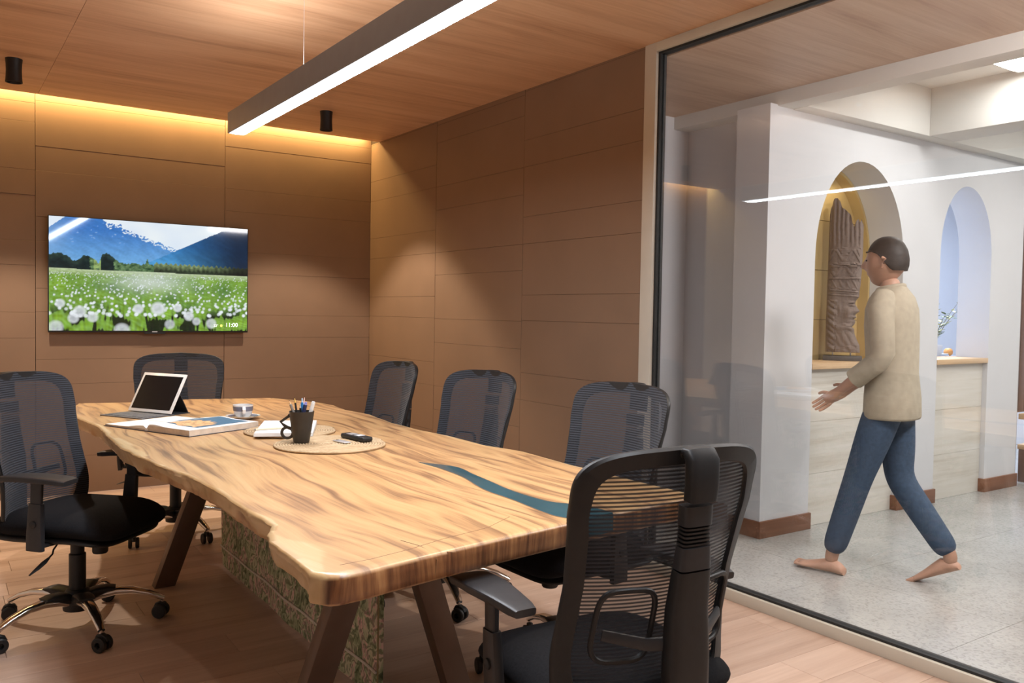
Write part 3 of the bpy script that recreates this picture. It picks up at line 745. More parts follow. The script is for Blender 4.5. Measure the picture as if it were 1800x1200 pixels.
# ================================================================== OFFICE CHAIRS
def mesh_fabric():
    mt, nt, b = newmat('chair_mesh'); tc = N(nt, 'ShaderNodeTexCoord'); sp = N(nt, 'ShaderNodeSeparateXYZ'); nt.links.new(tc.outputs['Object'], sp.inputs[0])
    ln = math_n(nt, 'SINE', math_n(nt, 'MULTIPLY', sp.outputs[2], 2*PI/.0088))
    band = N(nt, 'ShaderNodeMapRange', interpolation_type='SMOOTHSTEP'); band.inputs[1].default_value = -.45; band.inputs[2].default_value = .35
    nt.links.new(ln, band.inputs[0])
    dx = math_n(nt, 'SINE', math_n(nt, 'MULTIPLY', sp.outputs[0], 2*PI/.0034)); dz = math_n(nt, 'SINE', math_n(nt, 'MULTIPLY', sp.outputs[2], 2*PI/.0029))
    dots = math_n(nt, 'MULTIPLY', math_n(nt, 'ADD', math_n(nt, 'MULTIPLY', dx, dz), 1.0), .5)
    open_ = math_n(nt, 'ADD', .03, math_n(nt, 'MULTIPLY', math_n(nt, 'ADD', .35, math_n(nt, 'MULTIPLY', dots, .65)), math_n(nt, 'MULTIPLY', band.outputs[0], .46)), True)
    alpha = math_n(nt, 'SUBTRACT', 1.0, open_, True)
    nt.links.new(ramp(nt, band.outputs[0], [(0, (.045, .049, .060)), (1, (.026, .028, .036))]), b.inputs['Base Color'])
    b.inputs['Roughness'].default_value = .75; b.inputs['Specular IOR Level'].default_value = .25; nt.links.new(alpha, b.inputs['Alpha'])
    b.inputs['Sheen Weight'].default_value = .15; b.inputs['Sheen Roughness'].default_value = .5
    return mt
M_mesh = mesh_fabric()
BZ0, BZ1 = .415, 1.01
def back_w(t):
    """half width of the back at height fraction t"""
    pts = [(0, .225), (.10, .242), (.2, .238), (.40, .228), (.6, .230), (.8, .248), (1, .264)]
    for (a, wa), (b_, wb_) in zip(pts, pts[1:]):
        if a <= t <= b_:
            k = (t-a)/(b_-a); k = k*k*(3-2*k); return wa+(wb_-wa)*k
    return pts[-1][1]
def back_y(t): return -.205-.065*t+.025*math.exp(-((t-.28)/.25)**2)-.01*t*t
def back_pt(u, t, d=0.0):
    """u in -1..1 across, t height; d = offset backwards"""
    wdt = back_w(max(0, min(1, t)))
    x = u*wdt; z = BZ0+(BZ1-BZ0)*t-.022*u*u*max(0, t-.6)*2.5
    y = back_y(t)+.062*u*u+.012*abs(u)**2.5*(1-t)-d
    return Vector((x, y, z))
def ring_uv(n=96, inset=0.0):
    """rounded outline of the back in (u,t)"""
    out = []
    for k in range(n):
        a = 2*PI*k/n; c, s = math.cos(a), math.sin(a); e = .30
        u = math.copysign(abs(c)**e, c); v = math.copysign(abs(s)**e, s)
        out.append((u*(1-inset*2.2), .5+v*(.5-inset)))
    return out
def make_chair():
    root = empty('office_chair')
    # base
    for k in range(5):
        a = k*2*PI/5; M = Matrix.Rotation(a, 4, 'Z')
        pts = [Vector((r, 0, z)) for r, z in ((.03, .105), (.08, .122), (.14, .131), (.20, .126), (.26, .108), (.30, .088), (.318, .078))]
        MB().sweep([M @ p for p in pts], [(.026, .016), (.026, .017), (.024, .015), (.021, .013), (.018, .011), (.015, .010), (.013, .009)], 14, .7).build('base_leg', M_chrome, root)
        MB().sweep([M @ Vector((r, 0, z)) for r, z in ((.02, .118), (.07, .136), (.11, .146), (.138, .146))], [(.036, .022), (.034, .020), (.032, .012), (.030, .004)], 14, .6).build('leg_cover', M_blk, root)
        cst = MB()
        MM = M @ Matrix.Translation((.312, 0, 0)) @ Matrix.Rotation(a*1.7+.6, 4, 'Z')
        cst.sweep([MM @ Vector((-.018, 0, .045)), MM @ Vector((-.01, 0, .056)), MM @ Vector((.006, 0, .06)), MM @ Vector((.022, 0, .054)), MM @ Vector((.03, 0, .04))], [(.009, .006), (.012, .008), (.013, .009), (.011, .007), (.008, .005)], 10, .7)
        cst.cyl((0, 0), .006, .006, 0, 1, 10) if False else None
        c_o = cst.build('caster', M_blk, root)
        st = MB().lathe([(.0065, .05), (.0065, .085)], 12, M=M @ Matrix.Translation((.312, 0, 0))); st.build('stem', M_chrome, c_o)
        for sy in (-1, 1):
            wm = MM @ Matrix.Translation((.006, sy*.0175, .0285)) @ Matrix.Rotation(PI/2, 4, 'X')
            MB().lathe([(.012, -.0095), (.024, -.0095), (.0285, -.006), (.0285, .006), (.024, .0095), (.012, .0095), (.010, .006), (.010, -.006)], 24, M=wm).build('wheel', M_blk, c_o)
    MB().lathe([(.052, .075), (.056, .11), (.050, .14), (.040, .155), (.036, .158)], 28).build('hub', M_blk, root)
    MB().lathe([(.031, .15), (.031, .295), (.0255, .30), (.0255, .365), (.014, .367), (.014, .40)], 28).build('gas_column', M_blk, root)
    # mechanism
    mc = MB().box((-.085, -.12, .372), (.085, .13, .402)).build('tilt_mechanism', M_blk, root, bevel=.008)
    MB().lathe([(.026, .305), (.029, .31), (.030, .35), (.024, .352), (.024, .375)], 24, c=(0, .10)).build('tension_knob', M_blk, root)
    lv = MB().tube([(.08, .03, .385), (.15, .03, .378), (.175, .03, .36), (.18, .03, .345), (.20, .03, .335)], .0035, 8)
    lv.sweep([(.20, .03, .335), (.225, .03, .325), (.26, .03, .312), (.30, .03, .300)], [(.005, .004), (.011, .006), (.010, .004), (.004, .002)], 10); lv.build('lever', M_blk, root)
    # seat: shell and cushion
    def seat_pt(u, v, top):
        # u -1..1 across, v -1..1 back..front
        sx = math.copysign(abs(u)**1, u)
        rr_ = (abs(u)**4.5+abs(v)**4.5)**(1/4.5)
        return rr_
    def cushion(name, hx, y0, y1, z0, z1, mat, drop):
        nu, nv = 26, 26; V = []; F = []
        def pos(u, v, top):
            u = math.sin(u*PI/2); v = math.sin(v*PI/2)
            # map square to superellipse disc
            m_ = max(abs(u), abs(v)); n4 = (abs(u)**5+abs(v)**5)**.2 or 1
            k = m_/n4 if n4 else 1; uu, vv = u*k, v*k
            r = m_; ed = max(0, 1-r**4.5)**.55
            x = uu*hx*(1-.06*max(0, vv)); y = (y0+y1)/2+vv*(y1-y0)/2
            mid = (z0+z1)/2; dz = -drop*max(0, vv-.35)**2*2.2
            z = mid+dz+(z1-mid)*ed*(1-.06*(1-u*u)) if top else mid+dz-(mid-z0)*ed*(.9+.1*(1-vv))
            return (x, y, z)
        for top in (1, 0):
            b0 = len(V)
            for j in range(nv+1):
                for i in range(nu+1): V.append(pos(-1+2*i/nu, -1+2*j/nv, top))
            for j in range(nv):
                for i in range(nu):
                    a = b0+j*(nu+1)+i; q = (a, a+1, a+nu+2, a+nu+1); F.append(q if top else q[::-1])
        o = MB().add(V, F).build(name, mat, root, angle=80)
        bm = bmesh.new(); bm.from_mesh(o.data); bmesh.ops.remove_doubles(bm, verts=bm.verts, dist=.0008); bm.to_mesh(o.data); bm.free()
        return o
    cushion('seat', .252, -.225, .285, .398, .50, M_seat, .035)
    cushion('seat_shell', .240, -.228, .255, .382, .432, M_blk, .03)
    # armrests
    for s in (-1, 1):
        up = MB()
        up.sweep([(s*.20, .03, .392), (s*.262, .035, .398), (s*.280, .037, .42)], [(.030, .007), (.030, .007), (.030, .007)], 12, .4, up=Vector((0, 0, 1)))
        ar = up.build('arm_bracket', M_blk2, root, bevel=0)
        MB().sweep([(s*.279, .037, .385), (s*.281, .039, .43), (s*.284, .045, .52), (s*.285, .047, .56)], [(.034, .012), (.033, .014), (.029, .014), (.027, .013)], 14, .45, side=(0, 1, 0)).build('arm_sleeve', M_blk2, root)
        MB().sweep([(s*.285, .047, .54), (s*.285, .050, .640)], [(.022, .009), (.024, .009)], 14, .45, side=(0, 1, 0)).build('arm_post', M_blk2, root)
        MB().lathe([(.013, 0), (.013, .005), (.010, .007)], 20, M=Matrix.Translation((s*.297, .042, .485)) @ Matrix.Rotation(s*PI/2, 4, 'Y')).build('arm_button', M_blk, root)
        n = 12; pts = []; wh = []
        for k in range(n+1):
            t = k/n; y = -.10+.285*t
            pts.append((s*(.284+.006*math.sin(t*PI)), y, .654-.010*(2*t-1)**2))
            wdt = .030+.020*min(1, t*1.8)
            if k == 0: wdt *= .9
            if k == n: wdt *= .86
            wh.append((wdt, .0115 if 0 < k < n else .009))
        MB().sweep(pts, wh, 20, .38).build('arm_pad', M_blk2, root, angle=30)
    # back: fabric sheet, frame ring, spine, lumbar
    nu, nt_ = 30, 40; V = []; F = []
    for j in range(nt_+1):
        for i in range(nu+1):
            u = -1+2*i/nu; v = -1+2*j/nt_; m_ = max(abs(u), abs(v)); n6 = (abs(u)**6.5+abs(v)**6.5)**(1/6.5) or 1
            k = m_/n6; V.append(back_pt(u*k, .5+.5*v*k, -.004))
    for j in range(nt_):
        for i in range(nu): a = j*(nu+1)+i; F.append((a, a+1, a+nu+2, a+nu+1))
    MB().add(V, F).build('mesh_back', M_mesh, root, angle=80)
    n = 96; V = []; F = []
    for k in range(n):
        for (ins, d) in ((-.004, .000), (.0, -.0035), (.105, -.001), (.115, .006), (.105, .013), (.012, .016), (-.004, .010)):
            uv = ring_uv(n)[k]; u, t = uv
            uu = u*(1-ins*1.25); tt = .5+(t-.5)*(1-ins*1.15)
            V.append(back_pt(uu, tt, d))
    q_ = 7
    for k in range(n):
        k2 = (k+1) % n
        for q in range(q_): F.append((k*q_+q, k*q_+(q+1) % q_, k2*q_+(q+1) % q_, k2*q_+q))
    MB().add(V, F).build('back_frame', M_blk, root, angle=40)
    # spine
    def sp(t, d): p = back_pt(0, t, d); return p
    def seg(name, ts, ds, ws, th, mat=M_blk):
        pts = [sp(t, d) for t, d in zip(ts, ds)]
        MB().sweep(pts, [(a, b_) for a, b_ in zip(ws, th)], 20, .42, side=(1, 0, 0)).build(name, mat, root, angle=40)
    top = sp(1.0, 0)
    MB().sweep([(0, top.y-.004, top.z-.022), (0, top.y-.008, top.z-.012), (0, top.y-.018, top.z-.007), (0, top.y-.030, top.z-.010), (0, top.y-.040, top.z-.025), (0, top.y-.040, top.z-.075), (0, top.y-.036, top.z-.108)],
               [(.032, .005), (.034, .006), (.036, .008), (.038, .013), (.038, .016), (.037, .017), (.036, .017)], 20, .42, side=(1, 0, 0)).build('spine_cap', M_blk, root, angle=40)
    seg('spine_block', [.80, .73], [.040, .044], [.037, .037], [.018, .018], M_blk2)
    for k in range(5): seg('spine_rib', [.725-k*.014, .718-k*.014], [.043+k*.001]*2, [.036+.0005*k]*2, [.016, .016])
    seg('spine_block', [.655, .575], [.049, .055], [.038, .042], [.018, .019], M_blk2)
    MB().sweep([sp(.57, .055), sp(.42, .066), sp(.25, .085), sp(.08, .085), Vector((0, -.255, .44))], [(.043, .019), (.048, .022), (.052, .025), (.054, .022), (.052, .016)], 20, .42, side=(1, 0, 0)).build('spine', M_blk, root, angle=40)
    for s in (-1, 1):
        MB().sweep([(s*.038, -.262, .455), (s*.040, -.235, .405), (s*.045, -.17, .385), (s*.05, -.08, .385)], [(.013, .016), (.013, .014), (.013, .012), (.013, .010)], 12, .6, side=(1, 0, 0)).build('spine_foot', M_blk, root)
        # lumbar loop
        lp_ = []
        for k in range(28):
            a = 2*PI*k/28; e = .5; c, q = math.cos(a), math.sin(a)
            u = s*(.50+.27*math.copysign(abs(c)**e, c)); t = .36+.135*math.copysign(abs(q)**e, q)
            lp_.append(back_pt(u, t, .030))
        MB().sweep(lp_, (.006, .006), 8, .7, True, up=Vector((0, 1, 0))).build('lumbar_loop', M_blk, root)
        MB().sweep([sp(.30, .07)+Vector((s*.03, 0, 0)), back_pt(s*.35, .30, .058), back_pt(s*.7, .33, .035)], [(.006, .016), (.006, .014), (.005, .012)], 10, .6, side=(0, 1, 0)).build('lumbar_arm', M_blk2, root)
    return root
BASEP = {'base_leg', 'leg_cover', 'caster', 'hub', 'gas_column'}
chair0 = make_chair()
# x, y, facing angle of the chair's front (deg, 0 = +x), base rotation extra, height raise, label
CH = [(-2.50, -2.68, -44, 0.0, 'black mesh office chair at the far left, side on, chrome base fully in view'),
      (-1.84, -1.42, -108, 0.0, 'black mesh office chair at the far end of the table behind the tablet'),
      (-1.155, -2.32, 180, .0, 'black mesh office chair nearest the corner on the wall side of the table'),
      (-1.10, -3.12, 188, .0, 'black mesh office chair in the middle of the three along the brown wall'),
      (-1.085, -4.05, 182, .0, 'black mesh office chair by the glass partition, on the wall side of the table'),
      (-1.650, -4.885, 85, .0, 'large black mesh office chair in the foreground seen from behind')]
RAISE = [0, 0, 0, .0, .015, 0]
BASEROT = [-83, 0, 20, 40, 10, 30]
for i, (x, y, fa, _, lab) in enumerate(CH):
    c = chair0 if i == 0 else copy_tree(chair0)
    c.location = (x, y, 0); c.rotation_euler = (0, 0, R(fa-90))
    tag(c, lab, 'office chair', 'mesh office chairs round the table')
    for ch in c.children:
        nm = ch.name.split('.')[0]
        if nm in BASEP:
            if nm != 'gas_column': ch.rotation_euler = (0, 0, R(BASEROT[i]-fa+90))
        else: ch.location.z = RAISE[i]

# ================================================================== THINGS ON THE TABLE
TZ = .7502
def ell(c, rx_, ry_, n=40): return [(c[0]+rx_*math.cos(2*PI*k/n), c[1]+ry_*math.sin(2*PI*k/n)) for k in range(n)]
# woven placemats: a coiled braid
M_jute = wood('jute', [(.3, (.27, .17, .085)), (.5, (.41, .28, .155)), (.7, (.54, .40, .25))], 'X', 1.5, .9, 0, sc=9)
def placemat(cx, cy, rad, z, label):
    o = empty('placemat', (cx, cy, z)); pts = []; wh = []
    turns = int(rad/.0105); n = turns*72
    for k in range(n):
        a = 2*PI*k/72; r = rad*(1-k/n)*1.0+.002; b_ = abs(math.sin(a*(3+r*105)))
        pts.append((r*math.cos(a), r*math.sin(a), .0045+.0006*math.sin(a*5+k*.01)+.0011)); wh.append((.0052+.0007*b_, .0032+.0016*b_))
    MB().sweep(pts, wh, 6).build('braid', M_jute, o, angle=80)
    MB().lathe([(rad-.004, .0005), (rad-.004, .003)], 40).build('backing', M_jute, o)
    tag(o, label, 'placemat', 'woven round placemats'); return o
placemat(-1.69, -3.29, .215, TZ, 'round woven jute placemat under the black mug and the phone')
placemat(-1.70, -2.87, .192, TZ, 'round woven jute placemat under the white notepad')
MATZ = TZ+.0112
# black mug pen holder with a diamond and a ring handle
mg = empty('pen_mug', (-1.785, -3.225, MATZ)); 
MB().lathe([(.0005, 0), (.029, 0), (.031, .004), (.040, .06), (.0485, .122), (.0455, .122), (.037, .06), (.028, .008), (.0005, .007)], 40, closed=False).build('cup', M_mug, mg)
hd = Vector((-.80, .60, 0)).normalized()   # handle direction on the table
def hp(r, z): return (hd.x*r, hd.y*r, z)
MB().sweep([hp(.046, .108), hp(.052, .100), hp(.083, .078), hp(.068, .064), hp(.045, .052)], (.0055, .0042), 10, .5, up=Vector((hd.y, -hd.x, 0))).build('diamond_handle', M_mug, mg)
MB().sweep([hp(.056+.022*math.cos(2*PI*k/24), .036+.021*math.sin(2*PI*k/24)) for k in range(24)], (.0055, .0042), 10, .5, True, up=Vector((hd.y, -hd.x, 0))).build('ring_handle', M_mug, mg)
tag(mg, 'black tapered mug holding pens, handle of a diamond and a ring', 'mug')
def stick(name, label, cat, foot, tip, rad, cols, tipcone=0):
    """pen or pencil standing in the mug; cols: [(fraction, material)] sleeves"""
    a = Vector((-1.785+foot[0], -3.225+foot[1], MATZ+.012)); b_ = Vector((-1.785+tip[0], -3.225+tip[1], MATZ+tip[2]))
    d = (b_-a); L = d.length; Q = Matrix.Translation(Vector((0, 0, 0))) @ d.to_track_quat('Z', 'Y').to_matrix().to_4x4()
    o = empty(name, a); f0 = 0
    for i, (f1, mt_, nm, r0, r1) in enumerate(cols):
        MB().lathe([(rad*r0, f0*L), (rad*r1, f1*L)], 12, M=Q).build(nm, mt_, o); f0 = f1
    tag(o, label, cat, 'pens and pencils in the black mug'); return o
P_wood = plain('pencil_wood', (.72, .50, .28), .6); P_y = plain('pencil_yellow', (.70, .45, .12), .5); P_b = plain('pen_blue', (.03, .22, .55), .35)
P_lb = plain('pen_pale_blue', (.45, .62, .78), .35); P_n = plain('marker_navy', (.03, .035, .09), .35); P_g = plain('pencil_grey', (.22, .20, .18), .5); P_p = plain('pencil_pink', (.75, .48, .40), .5)
V_ = Vector
stick('pencil', 'black pencil with an orange tip leaning left in the mug', 'pencil', (-.005, .0, 0), (-.026, .010, .178), .0038, [(.86, M_blk, 'barrel', 1, 1), (.97, P_y, 'cone', 1, .3), (1, M_blk, 'lead', .3, .08)])
stick('pencil', 'pale wooden pencil at the left rim of the mug', 'pencil', (.0, .005, 0), (-.043, .022, .166), .0036, [(.82, P_y, 'barrel', 1, 1), (.97, P_wood, 'cone', 1, .3), (1, M_blk, 'lead', .3, .08)])
stick('pencil', 'short grey flat-ended stick, lowest at the mug left rim', 'pen', (.005, -.008, 0), (-.046, -.002, .150), .0052, [(1, P_g, 'barrel', 1, 1)])
stick('pen', 'bright blue pen in the middle of the mug', 'pen', (.0, .0, 0), (.002, .002, .172), .0050, [(.9, P_b, 'barrel', 1, 1), (1, P_lb, 'button', .6, .5)])
stick('pencil', 'pencil with a pink tip behind the blue pen in the mug', 'pencil', (-.010, .0, 0), (.020, .022, .176), .0036, [(.84, P_lb, 'barrel', 1, 1), (.98, P_p, 'cone', 1, .3), (1, M_blk, 'lead', .3, .1)])
stick('marker_pen', 'dark navy marker with a violet end in the mug', 'marker', (-.012, .010, 0), (.012, -.014, .158), .0075, [(.93, P_n, 'barrel', 1, 1), (1, plain('marker_violet', (.30, .28, .62), .4), 'cap_end', .8, .6)])
stick('marker_pen', 'thick white marker leaning right in the mug', 'marker', (.006, -.004, 0), (.038, -.026, .160), .0078, [(.96, M_ceram, 'barrel', 1, 1), (1, M_ceram, 'cap_end', .9, .8)])
stick('pen', 'short black pen with a clip low in the mug', 'pen', (.008, .002, 0), (-.012, -.014, .150), .0045, [(.9, M_blk, 'barrel', 1, 1), (1, M_silver, 'button', .6, .5)])
# phone and memory stick
def slab(name, c, l, w_, h_, ang, z, mat, parent=None, r=.004):
    M = Matrix.Translation((c[0], c[1], z)) @ Matrix.Rotation(R(ang), 4, 'Z')
    return M
ph = empty('handset', (-1.568, -3.258, MATZ), R(-81.0))
MB().box((-.082, -.024, 0), (.082, .024, .019)).build('body', M_blk, ph, bevel=.0065, segs=3)
MB().box((-.050, -.0165, .0188), (-.012, .0165, .0200)).build('display', M_silver, ph, bevel=.0005, segs=1)
MB().box((.005, -.016, .0188), (.040, .016, .0203)).build('keypad', plain('keypad_grey', (.55, .57, .60), .4), ph, bevel=.0005, segs=1)
MB().box((.052, -.010, .0188), (.068, .010, .0200)).build('button', M_blk2, ph, bevel=.0005, segs=1)
tag(ph, 'small black handset with silver display lying on the front placemat', 'handset')
us = empty('metal_tag', (-1.645, -3.295, MATZ), R(-80))
MB().box((-.045, -.016, 0), (.040, .016, .004)).build('plate', M_silver, us, bevel=.0015)
MB().lathe([(.006, .0041), (.006, .0046)], 16, c=(-.034, 0)).build('slot', M_blk, us)
tag(us, 'small flat silver tag lying beside the black handset', 'tag')
# notepad and pencil on it
npd = empty('notepad', (-1.712, -2.86, MATZ), R(-24))
V = []
for k in range(5):
    e = .0008*k; MB().box((-.117+e*.5, -.205+e, k*.0028), (.117-e*.3, .20-e*.5, (k+1)*.0028-.0003)).build('page_block', M_paper, npd)
tag(npd, 'thick white blank notepad on the rear placemat', 'notepad')
pc = empty('pencil', (-1.80, -2.93, MATZ+.014), R(-2))
MB().tube([(-.07, 0, .0042), (.08, 0, .0042)], .0040, 6).build('barrel', plain('pencil_cream', (.72, .62, .45), .5), pc)
MB().tube([(-.078, 0, .0042), (-.07, 0, .0042)], [.0012, .0040], 6).build('cone', P_g, pc)
tag(pc, 'cream pencil lying across the white notepad', 'pencil')
# coffee cup and saucer
CX, CY = -1.742, -2.335
sa = empty('saucer', (CX, CY, TZ))
MB().lathe([(.0005, 0), (.038, 0), (.045, .003), (.078, .0145), (.080, .017), (.076, .0165), (.046, .008), (.030, .0055), (.0005, .0055)], 48, closed=False).build('dish', M_ceram, sa)
MB().lathe([(.070, .0156), (.050, .0103)], 48, closed=False).build('blue_band', M_cerblue, sa)
tag(sa, 'white saucer with a blue-grey band under the coffee cup', 'saucer')
cu = empty('coffee_cup', (CX, CY, TZ+.0057))
MB().lathe([(.0005, 0), (.026, 0), (.030, .004), (.041, .020), (.046, .045), (.0475, .062), (.0450, .062), (.043, .045), (.037, .018), (.0005, .012)], 48, closed=False).build('bowl', M_ceram, cu)
MB().lathe([(.0448, .034), (.0466, .0455), (.0476, .056)], 48, closed=False).build('blue_band', M_cerblue, cu)
hd2 = Vector((-.22, -.97, 0)).normalized()
MB().sweep([(hd2.x*r, hd2.y*r, z) for r, z in ((.045, .054), (.060, .055), (.072, .045), (.070, .030), (.055, .020), (.040, .016))], (.0075, .0030), 10, up=Vector((hd2.y, -hd2.x, 0)), side=(hd2.y, -hd2.x, 0)).build('handle', M_ceram, cu)
MB().lathe([(.0005, .050), (.0438, .050)], 32, closed=False).build('coffee', plain('coffee', (.05, .02, .01), .1), cu)
tag(cu, 'white coffee cup with a blue-grey band and thin handle', 'cup')
# tablet on its keyboard folio
ta = empty('tablet', (-2.09, -1.955, TZ), math.atan2(-.86, .50)+0)   # local x runs along the screen, local y leans away
# keyboard in front (local -y)
kb = MB().box((-.142, -.165, 0), (.142, .03, .005)).build('keyboard_base', plain('grey_folio', (.10, .105, .12), .6), ta, bevel=.0015)
ks = MB()
for r in range(5):
    for k in range(13):
        x = -.130+k*.02; y = -.145+r*.0205
        if r == 0 and 3 < k < 9: continue
        ks.box((x, y, .005), (x+.0172, y+.0172, .0072))
ks.box((-.05, -.145, .005), (.048, -.128, .0072)); k_ = ks.build('keys', plain('grey_keys', (.13, .14, .16), .6), ta, smooth=False)
k_['kind'] = 'stuff'
tl = R(29); Mt = Matrix.Translation((0, .0, .010)) @ Matrix.Rotation(-tl, 4, 'X')
MB().box((-.147, 0, 0), (.147, .007, .213)).build('casing', M_ceram, ta, M=Mt, bevel=.003)
MB().box((-.131, -.0008, .016), (.131, .001, .197)).build('screen', plain('black_glass', (.008, .008, .009), .06, 0, 0, 5, 0), ta, M=Mt)
MB().lathe([(.0045, -.0006), (.0045, 0)], 16, M=Mt @ Matrix.Translation((.139, -.0002, .106)) @ Matrix.Rotation(PI/2, 4, 'X')).build('home_button', M_silver, ta)
st = MB(); st.add([(-.13, .010, .02), (.13, .010, .02), (.13, .075, .115), (-.13, .075, .115), (-.13, .014, .02), (.13, .014, .02), (.13, .079, .113), (-.13, .079, .113)],
                  [(0, 1, 2, 3), (7, 6, 5, 4), (0, 4, 5, 1), (1, 5, 6, 2), (2, 6, 7, 3), (3, 7, 4, 0)])
st.add([(-.12, .075, .112), (.12, .075, .112), (.12, .135, .002), (-.12, .135, .002), (-.12, .079, .112), (.12, .079, .112), (.12, .139, .002), (-.12, .139, .002)],
       [(0, 1, 2, 3), (7, 6, 5, 4), (0, 4, 5, 1), (1, 5, 6, 2), (2, 6, 7, 3), (3, 7, 4, 0)])
st.box((-.13, .01, 0), (.13, .14, .003)); st.build('folio_stand', plain('dark_folio', (.03, .03, .034), .6), ta, smooth=False)
tag(ta, 'white tablet propped up on its grey keyboard folio, screen dark', 'tablet')
# open book
ux = Vector((.42, -.907, 0)).normalized(); bk = empty('open_book', (-2.077, -2.503, TZ), math.atan2(ux.y, ux.x))
def pages(name, x0, x1, h0, h1, y0, y1, mat):
    """page block with a curved top; h0 at spine side x0, h1 at the outer edge x1"""
    n = 14; V = []; F = []
    for k in range(n+1):
        t = k/n; x = x0+(x1-x0)*t; h_ = h1+(h0-h1)*(1-t)**3+.006*math.sin(min(1, t*2.2)*PI)*(1-t)
        if t == 0: h_ = h0*.4
        for y in (y0, y1): V += [(x, y, .003), (x, y, .003+h_)]
    for k in range(n):
        a = 4*k; F += [(a, a+4, a+5, a+1), (a+2, a+3, a+7, a+6), (a+1, a+5, a+7, a+3), (a, a+2, a+6, a+4)]
    F += [(0, 1, 3, 2), (4*n, 4*n+2, 4*n+3, 4*n+1)]
    def top(x):
        t = (x-x0)/(x1-x0); return .003+h1+(h0-h1)*(1-t)**3+.006*math.sin(min(1, t*2.2)*PI)*(1-t)
    MB().add(V, F).build(name, mat, bk, angle=30); return top
M_cover = plain('dark_book_cover', (.03, .03, .045), .5)
M_pgedge = plain('page_edges', (.62, .52, .42), .8)
MB().box((-.29, -.165, 0), (.278, .212, .003)).build('cover', M_cover, bk, bevel=.0008, segs=1)
tR = pages('page_block', .0, .274, .026, .024, -.16, .207, M_paper)
tL = pages('page_block', -.0, -.285, .020, .006, -.16, .207, M_paper)
def printed(name, f, x0, x1, y0, y1, mat, nx=12, d=.0006):
    V = []; F = []
    for k in range(nx+1):
        x = x0+(x1-x0)*k/nx
        V += [(x, y0, f(x)+d), (x, y1, f(x)+d)]
    for k in range(nx): F.append((2*k, 2*k+2, 2*k+3, 2*k+1))
    MB().add(V, F).build(name, mat, bk)
M_pblue = plain('print_blue', (.055, .16, .27), .5); M_ptan = plain('print_tan', (.66, .40, .20), .6, 0, .4, 60)
printed('printed_picture', tR, .035, .235, -.09, .19, M_pblue)
V = []; F = []; n = 10
for k in range(n+1):
    x = .045+.165*k/n; V += [(x, -.085+.01*math.sin(k), tR(x)+.0011), (x, .03+.06*math.sin(k/n*PI)-.03*(k % 2), tR(x)+.0011)]
for k in range(n): F.append((2*k, 2*k+2, 2*k+3, 2*k+1))
MB().add(V, F).build('printed_figure', M_ptan, bk)
printed('printed_picture', tL, -.07, -.02, .03, .17, M_pblue, 6)
printed('printed_text', tL, -.25, -.09, .03, .034, plain('print_grey', (.45, .45, .45), .7), 6)
for nm, a, b_ in (('page_fore_edge', (.2742, -.159, .003), (.2750, .206, .0268)), ('page_fore_edge', (.01, -.1608, .003), (.273, -.1601, .0266)), ('page_fore_edge', (-.284, -.1608, .003), (-.01, -.1601, .0095))):
    MB().box(a, b_).build(nm, M_pgedge, bk)
tag(bk, 'large open art book with a blue and tan picture beside the tablet', 'book')

